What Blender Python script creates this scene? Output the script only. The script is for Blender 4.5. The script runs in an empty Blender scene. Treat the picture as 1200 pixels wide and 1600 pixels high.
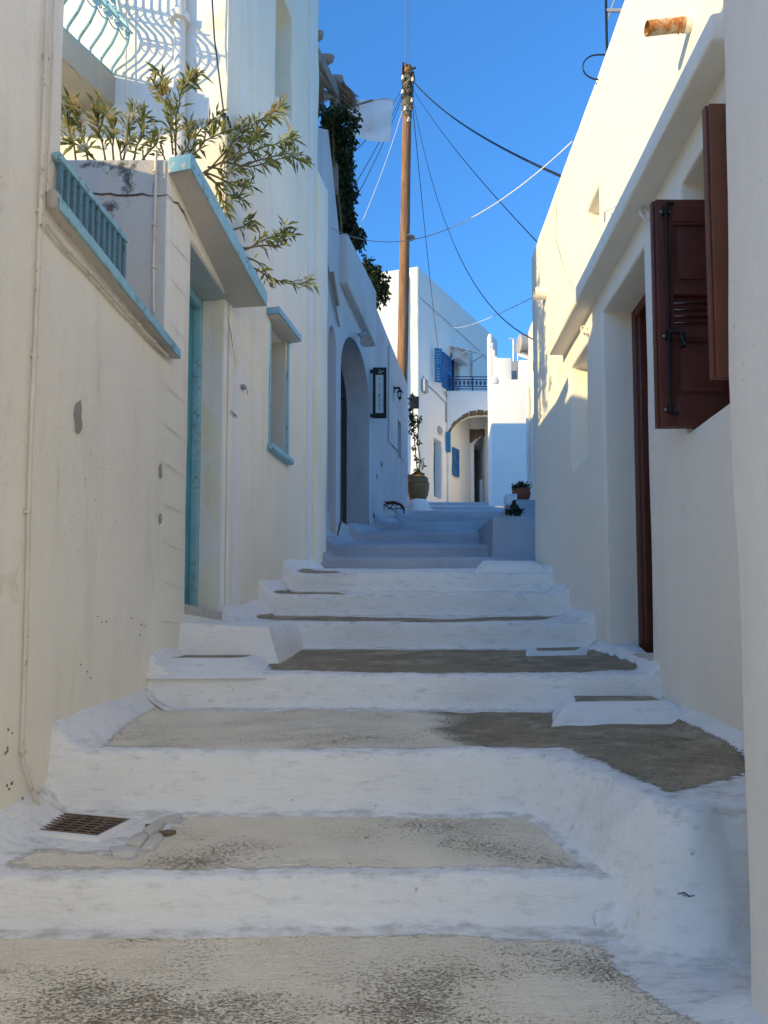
import bpy, bmesh, math, random
from mathutils import Vector, Matrix, noise
R_ = math.radians
random.seed(7)
SC = bpy.context.scene
COL = SC.collection

# ------------------------------------------------------------------ camera, sky, sun, exposure
CZ = 1.15                                   # eye height above the pavement
PITCH, F, UC, VC = R_(3.5), 1110.0, 600.0, 972.0
cd = bpy.data.cameras.new('camera')
cam = bpy.data.objects.new('camera', cd)
COL.objects.link(cam)
cam.location = (0, 0, CZ)
cam.rotation_euler = (R_(90) + PITCH, 0, 0)
cd.sensor_fit = 'VERTICAL'
cd.sensor_height = 24.0
cd.lens = 24.0 * F / 1600.0
cd.shift_y = (VC - 800) / 1600.0
cd.clip_start, cd.clip_end = 0.05, 2000
SC.camera = cam

SUN_D = Vector((1.0, 0.62, -0.255)).normalized()      # direction the light travels
EL = math.asin(-SUN_D.z)
AZ = math.atan2(-SUN_D.x, -SUN_D.y)                    # towards the sun, from +Y clockwise
w = bpy.data.worlds.new('World')
SC.world = w
w.use_nodes = True
nt = w.node_tree
bg = nt.nodes['Background']
sky = nt.nodes.new('ShaderNodeTexSky')
sky.sky_type = 'NISHITA'
sky.sun_disc = False
sky.sun_elevation = EL
sky.sun_rotation = AZ
sky.altitude = 0
sky.air_density = 1.45
sky.dust_density = 0.2
sky.ozone_density = 8.5
nt.links.new(sky.outputs[0], bg.inputs[0])
bg.inputs[1].default_value = 0.15
sl = bpy.data.lights.new('sun', 'SUN')
sl.energy = 2.1
sl.angle = R_(0.53)
sl.color = (1.0, 0.76, 0.37)
sun = bpy.data.objects.new('sun', sl)
COL.objects.link(sun)
sun.rotation_euler = SUN_D.to_track_quat('-Z', 'Y').to_euler()
sun.location = (-20, -10, 20)
vs = SC.view_settings
vs.view_transform = 'Standard'
vs.look = 'None'
vs.gamma = 1
vs.use_curve_mapping = False
vs.exposure = 1.48
SC.render.engine = 'CYCLES'
SC.cycles.max_bounces = 10
SC.cycles.diffuse_bounces = 7
SC.cycles.use_denoising = True

# ------------------------------------------------------------------ geometry helpers
CAMP = Vector((0, 0, CZ))
def ray(u, v):
    dx, dy = (u - UC) / F, (VC - v) / F
    return Vector((dx, math.cos(PITCH) - dy * math.sin(PITCH), math.sin(PITCH) + dy * math.cos(PITCH)))
def hy(u, v, y):
    r = ray(u, v); return CAMP + r * (y / r.y)
def hx(u, v, x):
    r = ray(u, v); return CAMP + r * (x / r.x)
def hslope(u, v, y0, z0, m):                 # plane z = z0 + m (y - y0), z0 in world
    r = ray(u, v)
    return CAMP + r * ((z0 - CZ - m * y0) / (r.z - m * r.y))

class Pl:
    """vertical plane; s runs along it, off points to the camera's side"""
    def __init__(self, p, d):
        self.p = Vector((p[0], p[1])); self.d = Vector((d[0], d[1])).normalized()
        n = Vector((self.d.y, -self.d.x))
        if n.dot(self.p) > 0: n = -n
        self.n = n
    def hit(self, u, v, off=0.0):
        r = ray(u, v); r2 = Vector((r.x, r.y))
        q = self.p + self.n * off
        return CAMP + r * (q.dot(self.n) / r2.dot(self.n))
    def loc(self, u, v):
        h = self.hit(u, v)
        return ((Vector((h.x, h.y)) - self.p).dot(self.d), h.z)
    def sy(self, y): return (y - self.p.y) / self.d.y
    def P(self, s, z, off=0.0):
        q = self.p + self.d * s + self.n * off
        return Vector((q.x, q.y, z))
    def N3(self): return Vector((self.n.x, self.n.y, 0))
    def D3(self): return Vector((self.d.x, self.d.y, 0))

WL = {}
def wloc(o): return WL.get(o, Vector((0, 0, 0)))
def thing(name, label, cat, loc, group=None, kind=None):
    o = bpy.data.objects.new(name, None)
    o.empty_display_size = 0.2
    COL.objects.link(o)
    o.location = loc; WL[o] = Vector(loc)
    if label: o['label'] = label
    if cat: o['category'] = cat
    if group: o['group'] = group
    if kind: o['kind'] = kind
    return o
def tag(o, label=None, cat=None, group=None, kind=None):
    if label: o['label'] = label
    if cat: o['category'] = cat
    if group: o['group'] = group
    if kind: o['kind'] = kind
    return o
def inst(name, mesh, parent, loc, rot=None, label=None, scale=None):
    o = bpy.data.objects.new(name, mesh)
    COL.objects.link(o)
    if parent: o.parent = parent
    o.location = Vector(loc) - (wloc(parent) if parent else Vector((0, 0, 0)))
    if rot: o.rotation_euler = rot
    if scale: o.scale = scale
    WL[o] = Vector(loc)
    if label: o['label'] = label
    return o

class MB:
    def __init__(self): self.v = []; self.f = []
    def add(self, vs, fs):
        b = len(self.v)
        self.v += [Vector(x) for x in vs]
        self.f += [tuple(b + i for i in f) for f in fs]
        return self
    def hexa(self, c):                        # 8 corners: bottom ring 0-3, top ring 4-7
        return self.add(c, [(3, 2, 1, 0), (4, 5, 6, 7), (0, 1, 5, 4), (1, 2, 6, 5), (2, 3, 7, 6), (3, 0, 4, 7)])
    def box(self, a, b):
        x0, y0, z0 = a; x1, y1, z1 = b
        return self.hexa([(x0, y0, z0), (x1, y0, z0), (x1, y1, z0), (x0, y1, z0), (x0, y0, z1), (x1, y0, z1), (x1, y1, z1), (x0, y1, z1)])
    def pbox(self, pl, s0, s1, z0, z1, o0, o1):
        return self.hexa([pl.P(s0, z0, o0), pl.P(s1, z0, o0), pl.P(s1, z0, o1), pl.P(s0, z0, o1),
                          pl.P(s0, z1, o0), pl.P(s1, z1, o0), pl.P(s1, z1, o1), pl.P(s0, z1, o1)])
    def prism(self, pts, vec):
        n = len(pts); vec = Vector(vec)
        p = [Vector(x) for x in pts]
        fs = [tuple(range(n))[::-1], tuple(range(n, 2 * n))]
        fs += [(i, (i + 1) % n, n + (i + 1) % n, n + i) for i in range(n)]
        return self.add(p + [x + vec for x in p], fs)
    def tube(self, pts, r, n=8, cap=True):
        pts = [Vector(p) for p in pts]; m = len(pts)
        rs = r if isinstance(r, (list, tuple)) else [r] * m
        ring = []; ref = None
        for i in range(m):
            t = (pts[min(i + 1, m - 1)] - pts[max(i - 1, 0)])
            if t.length < 1e-9: t = Vector((0, 0, 1))
            t.normalize()
            if ref is None:
                ref = Vector((0, 0, 1)) if abs(t.z) < .9 else Vector((1, 0, 0))
            a = t.cross(ref)
            if a.length < 1e-4: a = t.cross(Vector((0, 1, 0)))
            a.normalize(); b = t.cross(a); ref = -b if False else ref
            for k in range(n):
                an = 2 * math.pi * k / n
                ring.append(pts[i] + (a * math.cos(an) + b * math.sin(an)) * rs[i])
        fs = []
        for i in range(m - 1):
            for k in range(n):
                fs.append((i * n + k, i * n + (k + 1) % n, (i + 1) * n + (k + 1) % n, (i + 1) * n + k))
        if cap:
            fs.append(tuple(range(n))[::-1]); fs.append(tuple((m - 1) * n + k for k in range(n)))
        return self.add(ring, fs)
    def lathe(self, c, prof, n=24):
        c = Vector(c); vs_ = []; fs = []
        for r, z in prof:
            for k in range(n):
                a = 2 * math.pi * k / n
                vs_.append(c + Vector((r * math.cos(a), r * math.sin(a), z)))
        for i in range(len(prof) - 1):
            for k in range(n):
                fs.append((i * n + k, i * n + (k + 1) % n, (i + 1) * n + (k + 1) % n, (i + 1) * n + k))
        return self.add(vs_, fs)
    def ribbon(self, pl, px, w_, off=0.002, jag=0.0):
        """thin crack-like strip along pixels on a plane"""
        pts = [pl.hit(u, v, off) for u, v in px]
        L = []; Rr = []
        N = pl.N3()
        fine = []
        for a, b in zip(pts[:-1], pts[1:]):
            k = max(1, int((b - a).length / 0.03))
            for i in range(k): fine.append(a.lerp(b, i / k))
        fine.append(pts[-1])
        if jag:
            fine = [p + pl.D3() * random.uniform(-jag, jag) + Vector((0, 0, random.uniform(-jag, jag))) for p in fine]
        m = len(fine)
        for i, p in enumerate(fine):
            t = (fine[min(i + 1, m - 1)] - fine[max(i - 1, 0)]).normalized()
            s = N.cross(t).normalized()
            h = w_ * (.25 + .75 * math.sin(math.pi * min(max(i / max(1, m - 1), .06), .94))) * random.uniform(.6, 1.2) / 2
            L.append(p + s * h); Rr.append(p - s * h)
        vs_ = L + Rr
        return self.add(vs_, [(i, m + i, m + i + 1, i + 1) for i in range(m - 1)])
    def build(self, name, mat, parent=None, loc=None, bevel=0.0, smooth=True, seg=2, ang=45, attrs=None, fix=True):
        me = bpy.data.meshes.new(name)
        if loc is None:
            if parent is not None and parent.type == 'EMPTY': loc = wloc(parent)
            else:
                xs = [p.x for p in self.v]; ys = [p.y for p in self.v]; zs = [p.z for p in self.v]
                loc = Vector(((min(xs) + max(xs)) / 2, (min(ys) + max(ys)) / 2, min(zs)))
        loc = Vector(loc)
        me.from_pydata([p - loc for p in self.v], [], self.f)
        if fix or bevel:
            bm = bmesh.new(); bm.from_mesh(me)
            if fix: bmesh.ops.recalc_face_normals(bm, faces=bm.faces)
            if bevel:
                es = [e for e in bm.edges if len(e.link_faces) == 2 and e.calc_face_angle(0) > R_(40)]
                bmesh.ops.bevel(bm, geom=es, offset=bevel, offset_type='OFFSET', segments=seg, profile=.5, affect='EDGES', clamp_overlap=True)
            bm.to_mesh(me); bm.free()
        if attrs:
            for an, vals in attrs.items():
                a = me.attributes.new(an, 'FLOAT', 'POINT')
                a.data.foreach_set('value', vals)
        me.polygons.foreach_set('use_smooth', [smooth] * len(me.polygons))
        if smooth: me.set_sharp_from_angle(angle=R_(ang))
        if mat: me.materials.append(mat)
        return inst(name, me, parent, loc)

class Cracks:
    """each crack becomes a part of its own"""
    def __init__(self): self.q = []
    def ribbon(self, *a): self.q.append(a)
    def build(self, name, mat, parent):
        for a in self.q:
            m = MB(); m.ribbon(*a); m.build(name, mat, parent, fix=False)
def frange(a, b, step):
    n = max(1, int(math.ceil(abs(b - a) / step)))
    return [a + (b - a) * i / n for i in range(n + 1)]
def cuts(vals, step):
    vals = sorted(set(round(x, 5) for x in vals)); out = []
    for a, b in zip(vals[:-1], vals[1:]): out += frange(a, b, step)[:-1]
    return out + [vals[-1]]
def wob_at(p, amp, sc=0.6):
    return amp * (noise.noise(p / sc) + .5 * noise.noise(p / (sc * .4) + Vector((7, 3, 1))))
def gridwall(pl, s0, s1, z0, z1, holes=(), thick=.35, cell=.16, wob=.006, back=True, mb=None):
    """plastered wall: front grid, openings (sa,sb,za,zb,depth,closed) with reveals, thickness"""
    mb = mb or MB()
    S = cuts([s0, s1] + [x for h in holes for x in h[:2]], cell)
    Z = cuts([z0, z1] + [x for h in holes for x in h[2:4]], cell)
    def hole(i, j):
        cs, cz = (S[i] + S[i + 1]) / 2, (Z[j] + Z[j + 1]) / 2
        for h in holes:
            if h[0] < cs < h[1] and h[2] < cz < h[3]: return h
        return None
    idx = {}
    def V(i, j, d):
        key = (i, j, round(d, 4))
        if key not in idx:
            p = pl.P(S[i], Z[j], -d)
            q = p + pl.N3() * wob_at(p, wob) + pl.D3() * wob_at(p + Vector((9, 9, 9)), wob * .7)
            q.z += wob_at(p + Vector((19, 3, 5)), wob * .7)
            idx[key] = len(mb.v); mb.v.append(q)
        return idx[key]
    n, m = len(S) - 1, len(Z) - 1
    for i in range(n):
        for j in range(m):
            h = hole(i, j)
            if h is None:
                mb.f.append((V(i, j, 0), V(i + 1, j, 0), V(i + 1, j + 1, 0), V(i, j + 1, 0)))
            elif h[5]:
                mb.f.append((V(i, j, h[4]), V(i + 1, j, h[4]), V(i + 1, j + 1, h[4]), V(i, j + 1, h[4])))
            for di, dj, a, b in ((-1, 0, (0, 0), (0, 1)), (1, 0, (1, 0), (1, 1)), (0, -1, (0, 0), (1, 0)), (0, 1, (0, 1), (1, 1))):
                ii, jj = i + di, j + dj
                out = not (0 <= ii < n and 0 <= jj < m)
                if h is None and out: d = thick
                elif h is None and not out and hole(ii, jj) is not None: d = hole(ii, jj)[4]
                else: continue
                A, B = (i + a[0], j + a[1]), (i + b[0], j + b[1])
                ds = [0, d] if d < .3 else [0, d / 2, d]
                for d0, d1 in zip(ds[:-1], ds[1:]):
                    mb.f.append((V(*A, d0), V(*B, d0), V(*B, d1), V(*A, d1)))
    return mb
def polywall(pl, outline, holes, thick, mb=None):
    """flat wall with holes of any outline, extruded by thick away from the camera"""
    mb = mb or MB()
    bm = bmesh.new(); es = []; loops = []
    for lp in [outline] + list(holes):
        vs_ = [bm.verts.new(pl.P(s, z, 0)) for s, z in lp]
        loops.append([v.co.copy() for v in vs_])
        for i in range(len(vs_)): es.append(bm.edges.new((vs_[i], vs_[(i + 1) % len(vs_)])))
    bmesh.ops.triangle_fill(bm, edges=es, use_beauty=True, normal=pl.N3())
    bm.verts.index_update()
    vv = [v.co.copy() for v in bm.verts]; ff = [tuple(v.index for v in f.verts) for f in bm.faces]
    bm.free()
    dv = -pl.N3() * thick
    mb.add(vv, ff); mb.add([v + dv for v in vv], [f[::-1] for f in ff])
    for lp in loops:
        n = len(lp)
        mb.add(lp + [p + dv for p in lp], [(i, (i + 1) % n, n + (i + 1) % n, n + i) for i in range(n)])
    return mb
def arch_loop(s0, s1, z0, zs, zc, n=14):
    """opening: straight jambs to zs, then an arch up to zc"""
    c = (s0 + s1) / 2; a = (s1 - s0) / 2
    pts = [(s0, z0)]
    for i in range(n + 1):
        t = math.pi - math.pi * i / n
        pts.append((c + a * math.cos(t), zs + (zc - zs) * math.sin(t)))
    pts.append((s1, z0))
    return pts

# ------------------------------------------------------------------ materials
def new_mat(name):
    m = bpy.data.materials.new(name); m.use_nodes = True
    t = m.node_tree; b = t.nodes['Principled BSDF']
    return m, t, b
def N(t, typ, **kw):
    n = t.nodes.new(typ)
    for k, v in kw.items():
        if k.startswith('i_'): n.inputs[int(k[2:])].default_value = v
        else: setattr(n, k, v)
    return n
def pos(t, scale=(1, 1, 1)):
    g = N(t, 'ShaderNodeNewGeometry'); m = N(t, 'ShaderNodeMapping')
    m.inputs['Scale'].default_value = scale
    t.links.new(g.outputs['Position'], m.inputs['Vector'])
    return m.outputs[0]
def nz(t, vec, scale, detail=4, rough=.55):
    n = N(t, 'ShaderNodeTexNoise'); n.inputs['Scale'].default_value = scale
    n.inputs['Detail'].default_value = detail; n.inputs['Roughness'].default_value = rough
    t.links.new(vec, n.inputs['Vector']); return n.outputs['Fac']
def ramp(t, fac, a, b, ca=0.0, cb=1.0):
    n = N(t, 'ShaderNodeMapRange'); n.inputs['From Min'].default_value = a; n.inputs['From Max'].default_value = b
    n.inputs['To Min'].default_value = ca; n.inputs['To Max'].default_value = cb
    t.links.new(fac, n.inputs['Value']); return n.outputs['Result']
def mth(t, op, a, b):
    n = N(t, 'ShaderNodeMath', operation=op)
    for i, x in enumerate((a, b)):
        if isinstance(x, (int, float)): n.inputs[i].default_value = x
        else: t.links.new(x, n.inputs[i])
    return n.outputs[0]
def mix(t, fac, a, b):
    n = N(t, 'ShaderNodeMix', data_type='RGBA')
    if isinstance(fac, (int, float)): n.inputs['Factor'].default_value = fac
    else: t.links.new(fac, n.inputs['Factor'])
    for k, x in (('A', a), ('B', b)):
        s = [i for i in n.inputs if i.name == k and i.type == 'RGBA'][0]
        if isinstance(x, tuple): s.default_value = (*x, 1)
        else: t.links.new(x, s)
    return [o for o in n.outputs if o.type == 'RGBA'][0]
def bump(t, b, hs, dist=.01, strength=1.0):
    n = N(t, 'ShaderNodeBump'); n.inputs['Distance'].default_value = dist; n.inputs['Strength'].default_value = strength
    t.links.new(hs, n.inputs['Height']); t.links.new(n.outputs[0], b.inputs['Normal'])
def plaster(name, base, tint, stain=(.45, .38, .28), stain_amt=.25, speck=.3, bd=.006, rough=.9, streak=.35, crackle=0.0):
    m, t, b = new_mat(name)
    p = pos(t); ps = pos(t, (3.0, 3.0, .35))
    big = nz(t, p, .9, 5); med = nz(t, p, 5, 5); fine = nz(t, p, 45, 4)
    c = mix(t, ramp(t, big, .35, .65), base, tint)
    st = nz(t, ps, 2.2, 6, .65)
    c = mix(t, mth(t, 'MULTIPLY', ramp(t, st, .52, .8), streak), c, tuple(x * .78 for x in tint))
    sp = nz(t, p, 3.2, 9, .78)
    c = mix(t, mth(t, 'MULTIPLY', ramp(t, sp, .60, .74), stain_amt), c, stain)
    dot = nz(t, p, 60, 2)
    gate = ramp(t, nz(t, p, 1.3, 3), .5, .62)
    c = mix(t, mth(t, 'MULTIPLY', mth(t, 'MULTIPLY', ramp(t, dot, .69, .73), gate), speck), c, (.16, .12, .08))
    pit = nz(t, p, 150, 3, .6); g2 = ramp(t, nz(t, p, 2.1, 6, .7), .52, .66)
    c = mix(t, mth(t, 'MULTIPLY', mth(t, 'MULTIPLY', ramp(t, pit, .62, .68), g2), speck * .9), c, (.22, .17, .11))
    yl = ramp(t, nz(t, pos(t, (4, 4, .5)), 1.1, 6, .7), .54, .72)
    c = mix(t, mth(t, 'MULTIPLY', yl, stain_amt * .75), c, (.60, .50, .33))
    scr_ = nz(t, pos(t, (1.2, 1.2, 9)), 7, 8, .8)
    c = mix(t, mth(t, 'MULTIPLY', ramp(t, scr_, .62, .72), speck * .35), c, (.42, .38, .32))
    t.links.new(c, b.inputs['Base Color'])
    b.inputs['Roughness'].default_value = rough
    b.inputs['Specular IOR Level'].default_value = .2
    h = mth(t, 'ADD', mth(t, 'MULTIPLY', med, 1.0), mth(t, 'MULTIPLY', fine, .22))
    h = mth(t, 'ADD', h, mth(t, 'MULTIPLY', nz(t, p, 14, 3), .45))
    bump(t, b, h, bd * 1.8)
    return m
M = {}
M['cream'] = plaster('cream_plaster', (.87, .825, .72), (.81, .76, .65), stain=(.40, .30, .19), stain_amt=.42, speck=.8, streak=.5)
M['facade'] = plaster('aged_white_plaster', (.86, .80, .675), (.79, .73, .60), stain=(.4, .34, .26), stain_amt=.28, speck=.35, streak=.45)
M['white'] = plaster('white_plaster', (.84, .80, .71), (.81, .765, .67), stain=(.45, .39, .31), stain_amt=.14, speck=.15, streak=.22, bd=.005)
M['pillar'] = plaster('pale_grey_white_plaster', (.80, .79, .765), (.75, .74, .715), stain=(.5, .46, .4), stain_amt=.22, speck=.3, streak=.35, bd=.006)
M['worn'] = plaster('worn_plaster_shade_grey', (.56, .565, .58), (.46, .47, .49), stain=(.20, .20, .20), stain_amt=.5, speck=.5, streak=.8)  # worn plaster, with the far street's grey-blue shade put into its base colour
M['far'] = plaster('limewash', (.82, .80, .765), (.78, .76, .725), stain=(.45, .42, .38), stain_amt=.10, speck=.1, streak=.2)
M['cement'] = plaster('grey_cement', (.56, .545, .50), (.46, .45, .415), stain=(.07, .065, .055), stain_amt=.75, speck=.6, streak=.5)
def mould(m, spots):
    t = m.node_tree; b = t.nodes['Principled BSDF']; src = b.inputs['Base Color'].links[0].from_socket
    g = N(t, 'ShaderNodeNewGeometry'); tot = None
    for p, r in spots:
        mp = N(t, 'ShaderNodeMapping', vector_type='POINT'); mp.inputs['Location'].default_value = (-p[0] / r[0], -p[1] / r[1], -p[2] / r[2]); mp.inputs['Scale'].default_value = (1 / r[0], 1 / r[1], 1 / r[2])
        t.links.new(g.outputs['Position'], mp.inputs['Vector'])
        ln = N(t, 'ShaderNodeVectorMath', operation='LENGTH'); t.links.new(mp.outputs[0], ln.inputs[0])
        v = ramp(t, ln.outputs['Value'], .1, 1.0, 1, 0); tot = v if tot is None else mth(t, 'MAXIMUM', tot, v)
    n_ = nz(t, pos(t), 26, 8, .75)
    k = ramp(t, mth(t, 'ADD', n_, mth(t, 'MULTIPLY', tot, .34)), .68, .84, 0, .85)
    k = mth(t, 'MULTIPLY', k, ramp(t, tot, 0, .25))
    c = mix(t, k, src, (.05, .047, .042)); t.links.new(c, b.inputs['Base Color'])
M['jamb'] = plaster('grey_painted_cement', (.55, .56, .54), (.47, .48, .465), stain=(.28, .27, .24), stain_amt=.35, speck=.2, streak=.5)
M['concrete'] = plaster('weathered_concrete', (.56, .52, .45), (.44, .41, .35), stain=(.14, .12, .09), stain_amt=.7, speck=.6, streak=.6)
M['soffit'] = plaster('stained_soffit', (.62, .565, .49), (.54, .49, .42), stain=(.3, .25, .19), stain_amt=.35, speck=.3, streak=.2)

def paint(name, base, dark, under=(.45, .43, .38), peel=.0, rough=.5, grain=(1, 1, 1)):
    m, t, b = new_mat(name)
    p = pos(t, grain)
    n1 = nz(t, p, 6, 5)
    c = mix(t, ramp(t, n1, .35, .7), base, dark)
    if peel:
        n2 = nz(t, pos(t), 26, 6, .7); g = ramp(t, nz(t, pos(t), 4.5, 3), .42, .6)
        c = mix(t, mth(t, 'MULTIPLY', ramp(t, n2, .64 - .12 * peel, .68 - .12 * peel), g), c, under)
    t.links.new(c, b.inputs['Base Color'])
    b.inputs['Roughness'].default_value = rough
    b.inputs['Specular IOR Level'].default_value = .35
    bump(t, b, mth(t, 'ADD', nz(t, p, 20, 4), mth(t, 'MULTIPLY', nz(t, p, 90, 3), .4)), .002)
    return m
M['turq'] = paint('turquoise_paint', (.30, .54, .63), (.22, .46, .57), under=(.16, .24, .27), peel=.9)
M['turqp'] = paint('faded_blue_paint', (.17, .38, .52), (.27, .47, .56), under=(.5, .48, .42), peel=1.0)
M['turqd'] = paint('teal_door_paint', (.09, .36, .45), (.07, .30, .40), rough=.45)
M['turqr'] = paint('teal_metal_paint', (.12, .24, .30), (.09, .19, .24), under=(.1, .09, .08), peel=.5)
M['blue'] = paint('blue_shutter_paint', (.02, .16, .42), (.015, .12, .34), rough=.45)
M['lblue'] = paint('light_blue_shutter_paint', (.035, .22, .40), (.03, .18, .34), rough=.45)
M['navy'] = paint('dark_blue_paint', (.015, .05, .14), (.01, .04, .11), rough=.5)
M['maroon'] = paint('brown_red_shutter_paint', (.125, .036, .025), (.095, .029, .02), rough=.5)
M['maroon2'] = paint('chestnut_shutter_paint', (.175, .058, .026), (.14, .045, .021), rough=.5)
M['doorb'] = paint('brown_door_paint', (.11, .032, .018), (.085, .025, .015), rough=.45)
M['black'] = paint('black_iron', (.012, .012, .013), (.02, .02, .02), rough=.45)
M['signf'] = paint('dark_green_sign_frame', (.010, .016, .009), (.016, .02, .012), rough=.6)
M['signw'] = paint('sign_panel', (.62, .63, .62), (.55, .56, .56), rough=.4)
M['signt'] = paint('sign_lettering', (.10, .10, .16), (.08, .08, .14), rough=.6)
M['conduit'] = paint('painted_conduit', (.72, .66, .56), (.62, .56, .47), under=(.3, .24, .17), peel=.4, rough=.7)
M['whitep'] = paint('white_paint', (.78, .77, .74), (.72, .71, .68), rough=.6)
M['crack'] = paint('crack_dark', (.07, .058, .048), (.10, .085, .07), rough=1)  # plain dark brown for the cracks themselves
M['crackd'] = paint('exposed_render', (.30, .23, .15), (.20, .15, .10), rough=1)
M['joint'] = paint('plaster_joint', (.56, .50, .40), (.66, .60, .50), rough=1)
M['mortar'] = paint('bare_mortar', (.36, .34, .30), (.28, .26, .23), rough=1)
M['terracotta'] = paint('terracotta', (.28, .085, .045), (.22, .07, .04), rough=.8)
M['steel'] = paint('dull_steel', (.42, .42, .42), (.33, .33, .33), rough=.35)
M['greym'] = paint('grey_enamel', (.36, .37, .38), (.30, .31, .32), rough=.5)
M['solar'] = paint('solar_panel_backing', (.22, .21, .19), (.28, .27, .24), rough=.5)
M['rope'] = paint('white_rope', (.75, .75, .73), (.66, .66, .64), rough=.9)
M['dim'] = paint('room_dark', (.02, .02, .022), (.03, .03, .03), rough=1)
def wood(name, a, b_, grain=(9, 9, .8), rough=.85):
    m, t, b = new_mat(name)
    p = pos(t, grain)
    n1 = nz(t, p, 5, 6, .65)
    c = mix(t, ramp(t, n1, .3, .7), a, b_)
    c = mix(t, mth(t, 'MULTIPLY', ramp(t, nz(t, p, 16, 4), .6, .68), .8), c, tuple(x * .35 for x in b_))
    t.links.new(c, b.inputs['Base Color']); b.inputs['Roughness'].default_value = rough
    b.inputs['Specular IOR Level'].default_value = .15
    bump(t, b, n1, .006)
    return m
M['pole'] = wood('weathered_pole_wood', (.36, .205, .115), (.15, .085, .05), (5, 5, .35))
M['poletop'] = wood('grey_pole_top', (.24, .2, .13), (.13, .115, .085), (10, 10, 3))
M['timber'] = wood('grey_timber', (.33, .29, .25), (.21, .18, .15))
M['timberw'] = wood('white_washed_timber', (.38, .35, .32), (.26, .24, .21))
M['brownwood'] = wood('brown_door_wood', (.13, .055, .025), (.08, .035, .018))
M['thatch'] = wood('dry_palm', (.30, .20, .12), (.16, .10, .06), (20, 20, 4))
M['stem'] = wood('plant_stem', (.19, .15, .08), (.12, .10, .055))
def rusty():
    m, t, b = new_mat('rusted_pipe')
    p = pos(t)
    n1 = nz(t, p, 22, 8, .7); n2 = nz(t, p, 60, 5, .7)
    c = mix(t, ramp(t, n1, .42, .56), (.62, .50, .33), (.42, .16, .045))
    c = mix(t, ramp(t, n2, .55, .66), c, (.20, .06, .025))
    t.links.new(c, b.inputs['Base Color']); b.inputs['Roughness'].default_value = .9
    bump(t, b, n1, .006)
    return m
M['rust'] = rusty()
def leafm(name, a, b_, tr=.25):
    m, t, b = new_mat(name)
    oi = N(t, 'ShaderNodeNewGeometry')
    c = mix(t, oi.outputs['Random Per Island'], a, b_)
    t.links.new(c, b.inputs['Base Color']); b.inputs['Roughness'].default_value = .55
    b.inputs['Specular IOR Level'].default_value = .3
    b.inputs['Transmission Weight'].default_value = 0
    td = N(t, 'ShaderNodeBsdfTranslucent'); t.links.new(c, td.inputs[0])
    mx = N(t, 'ShaderNodeMixShader'); mx.inputs[0].default_value = tr
    t.links.new(b.outputs[0], mx.inputs[1]); t.links.new(td.outputs[0], mx.inputs[2])
    t.links.new(mx.outputs[0], t.nodes['Material Output'].inputs[0])
    return m
M['oleander'] = leafm('oleander_leaf', (.075, .10, .022), (.32, .31, .085))
M['vine'] = leafm('vine_leaf', (.018, .032, .012), (.05, .07, .022), .15)
M['vinel'] = leafm('light_vine_leaf', (.04, .06, .02), (.12, .12, .04), .2)
M['petal'] = leafm('white_petal', (.82, .80, .70), (.75, .70, .55), .4)
M['withered'] = leafm('withered_flower', (.78, .60, .28), (.62, .42, .17), .3)
M['cloth'] = leafm('white_cloth', (.86, .86, .87), (.86, .86, .87), .45)

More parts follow.
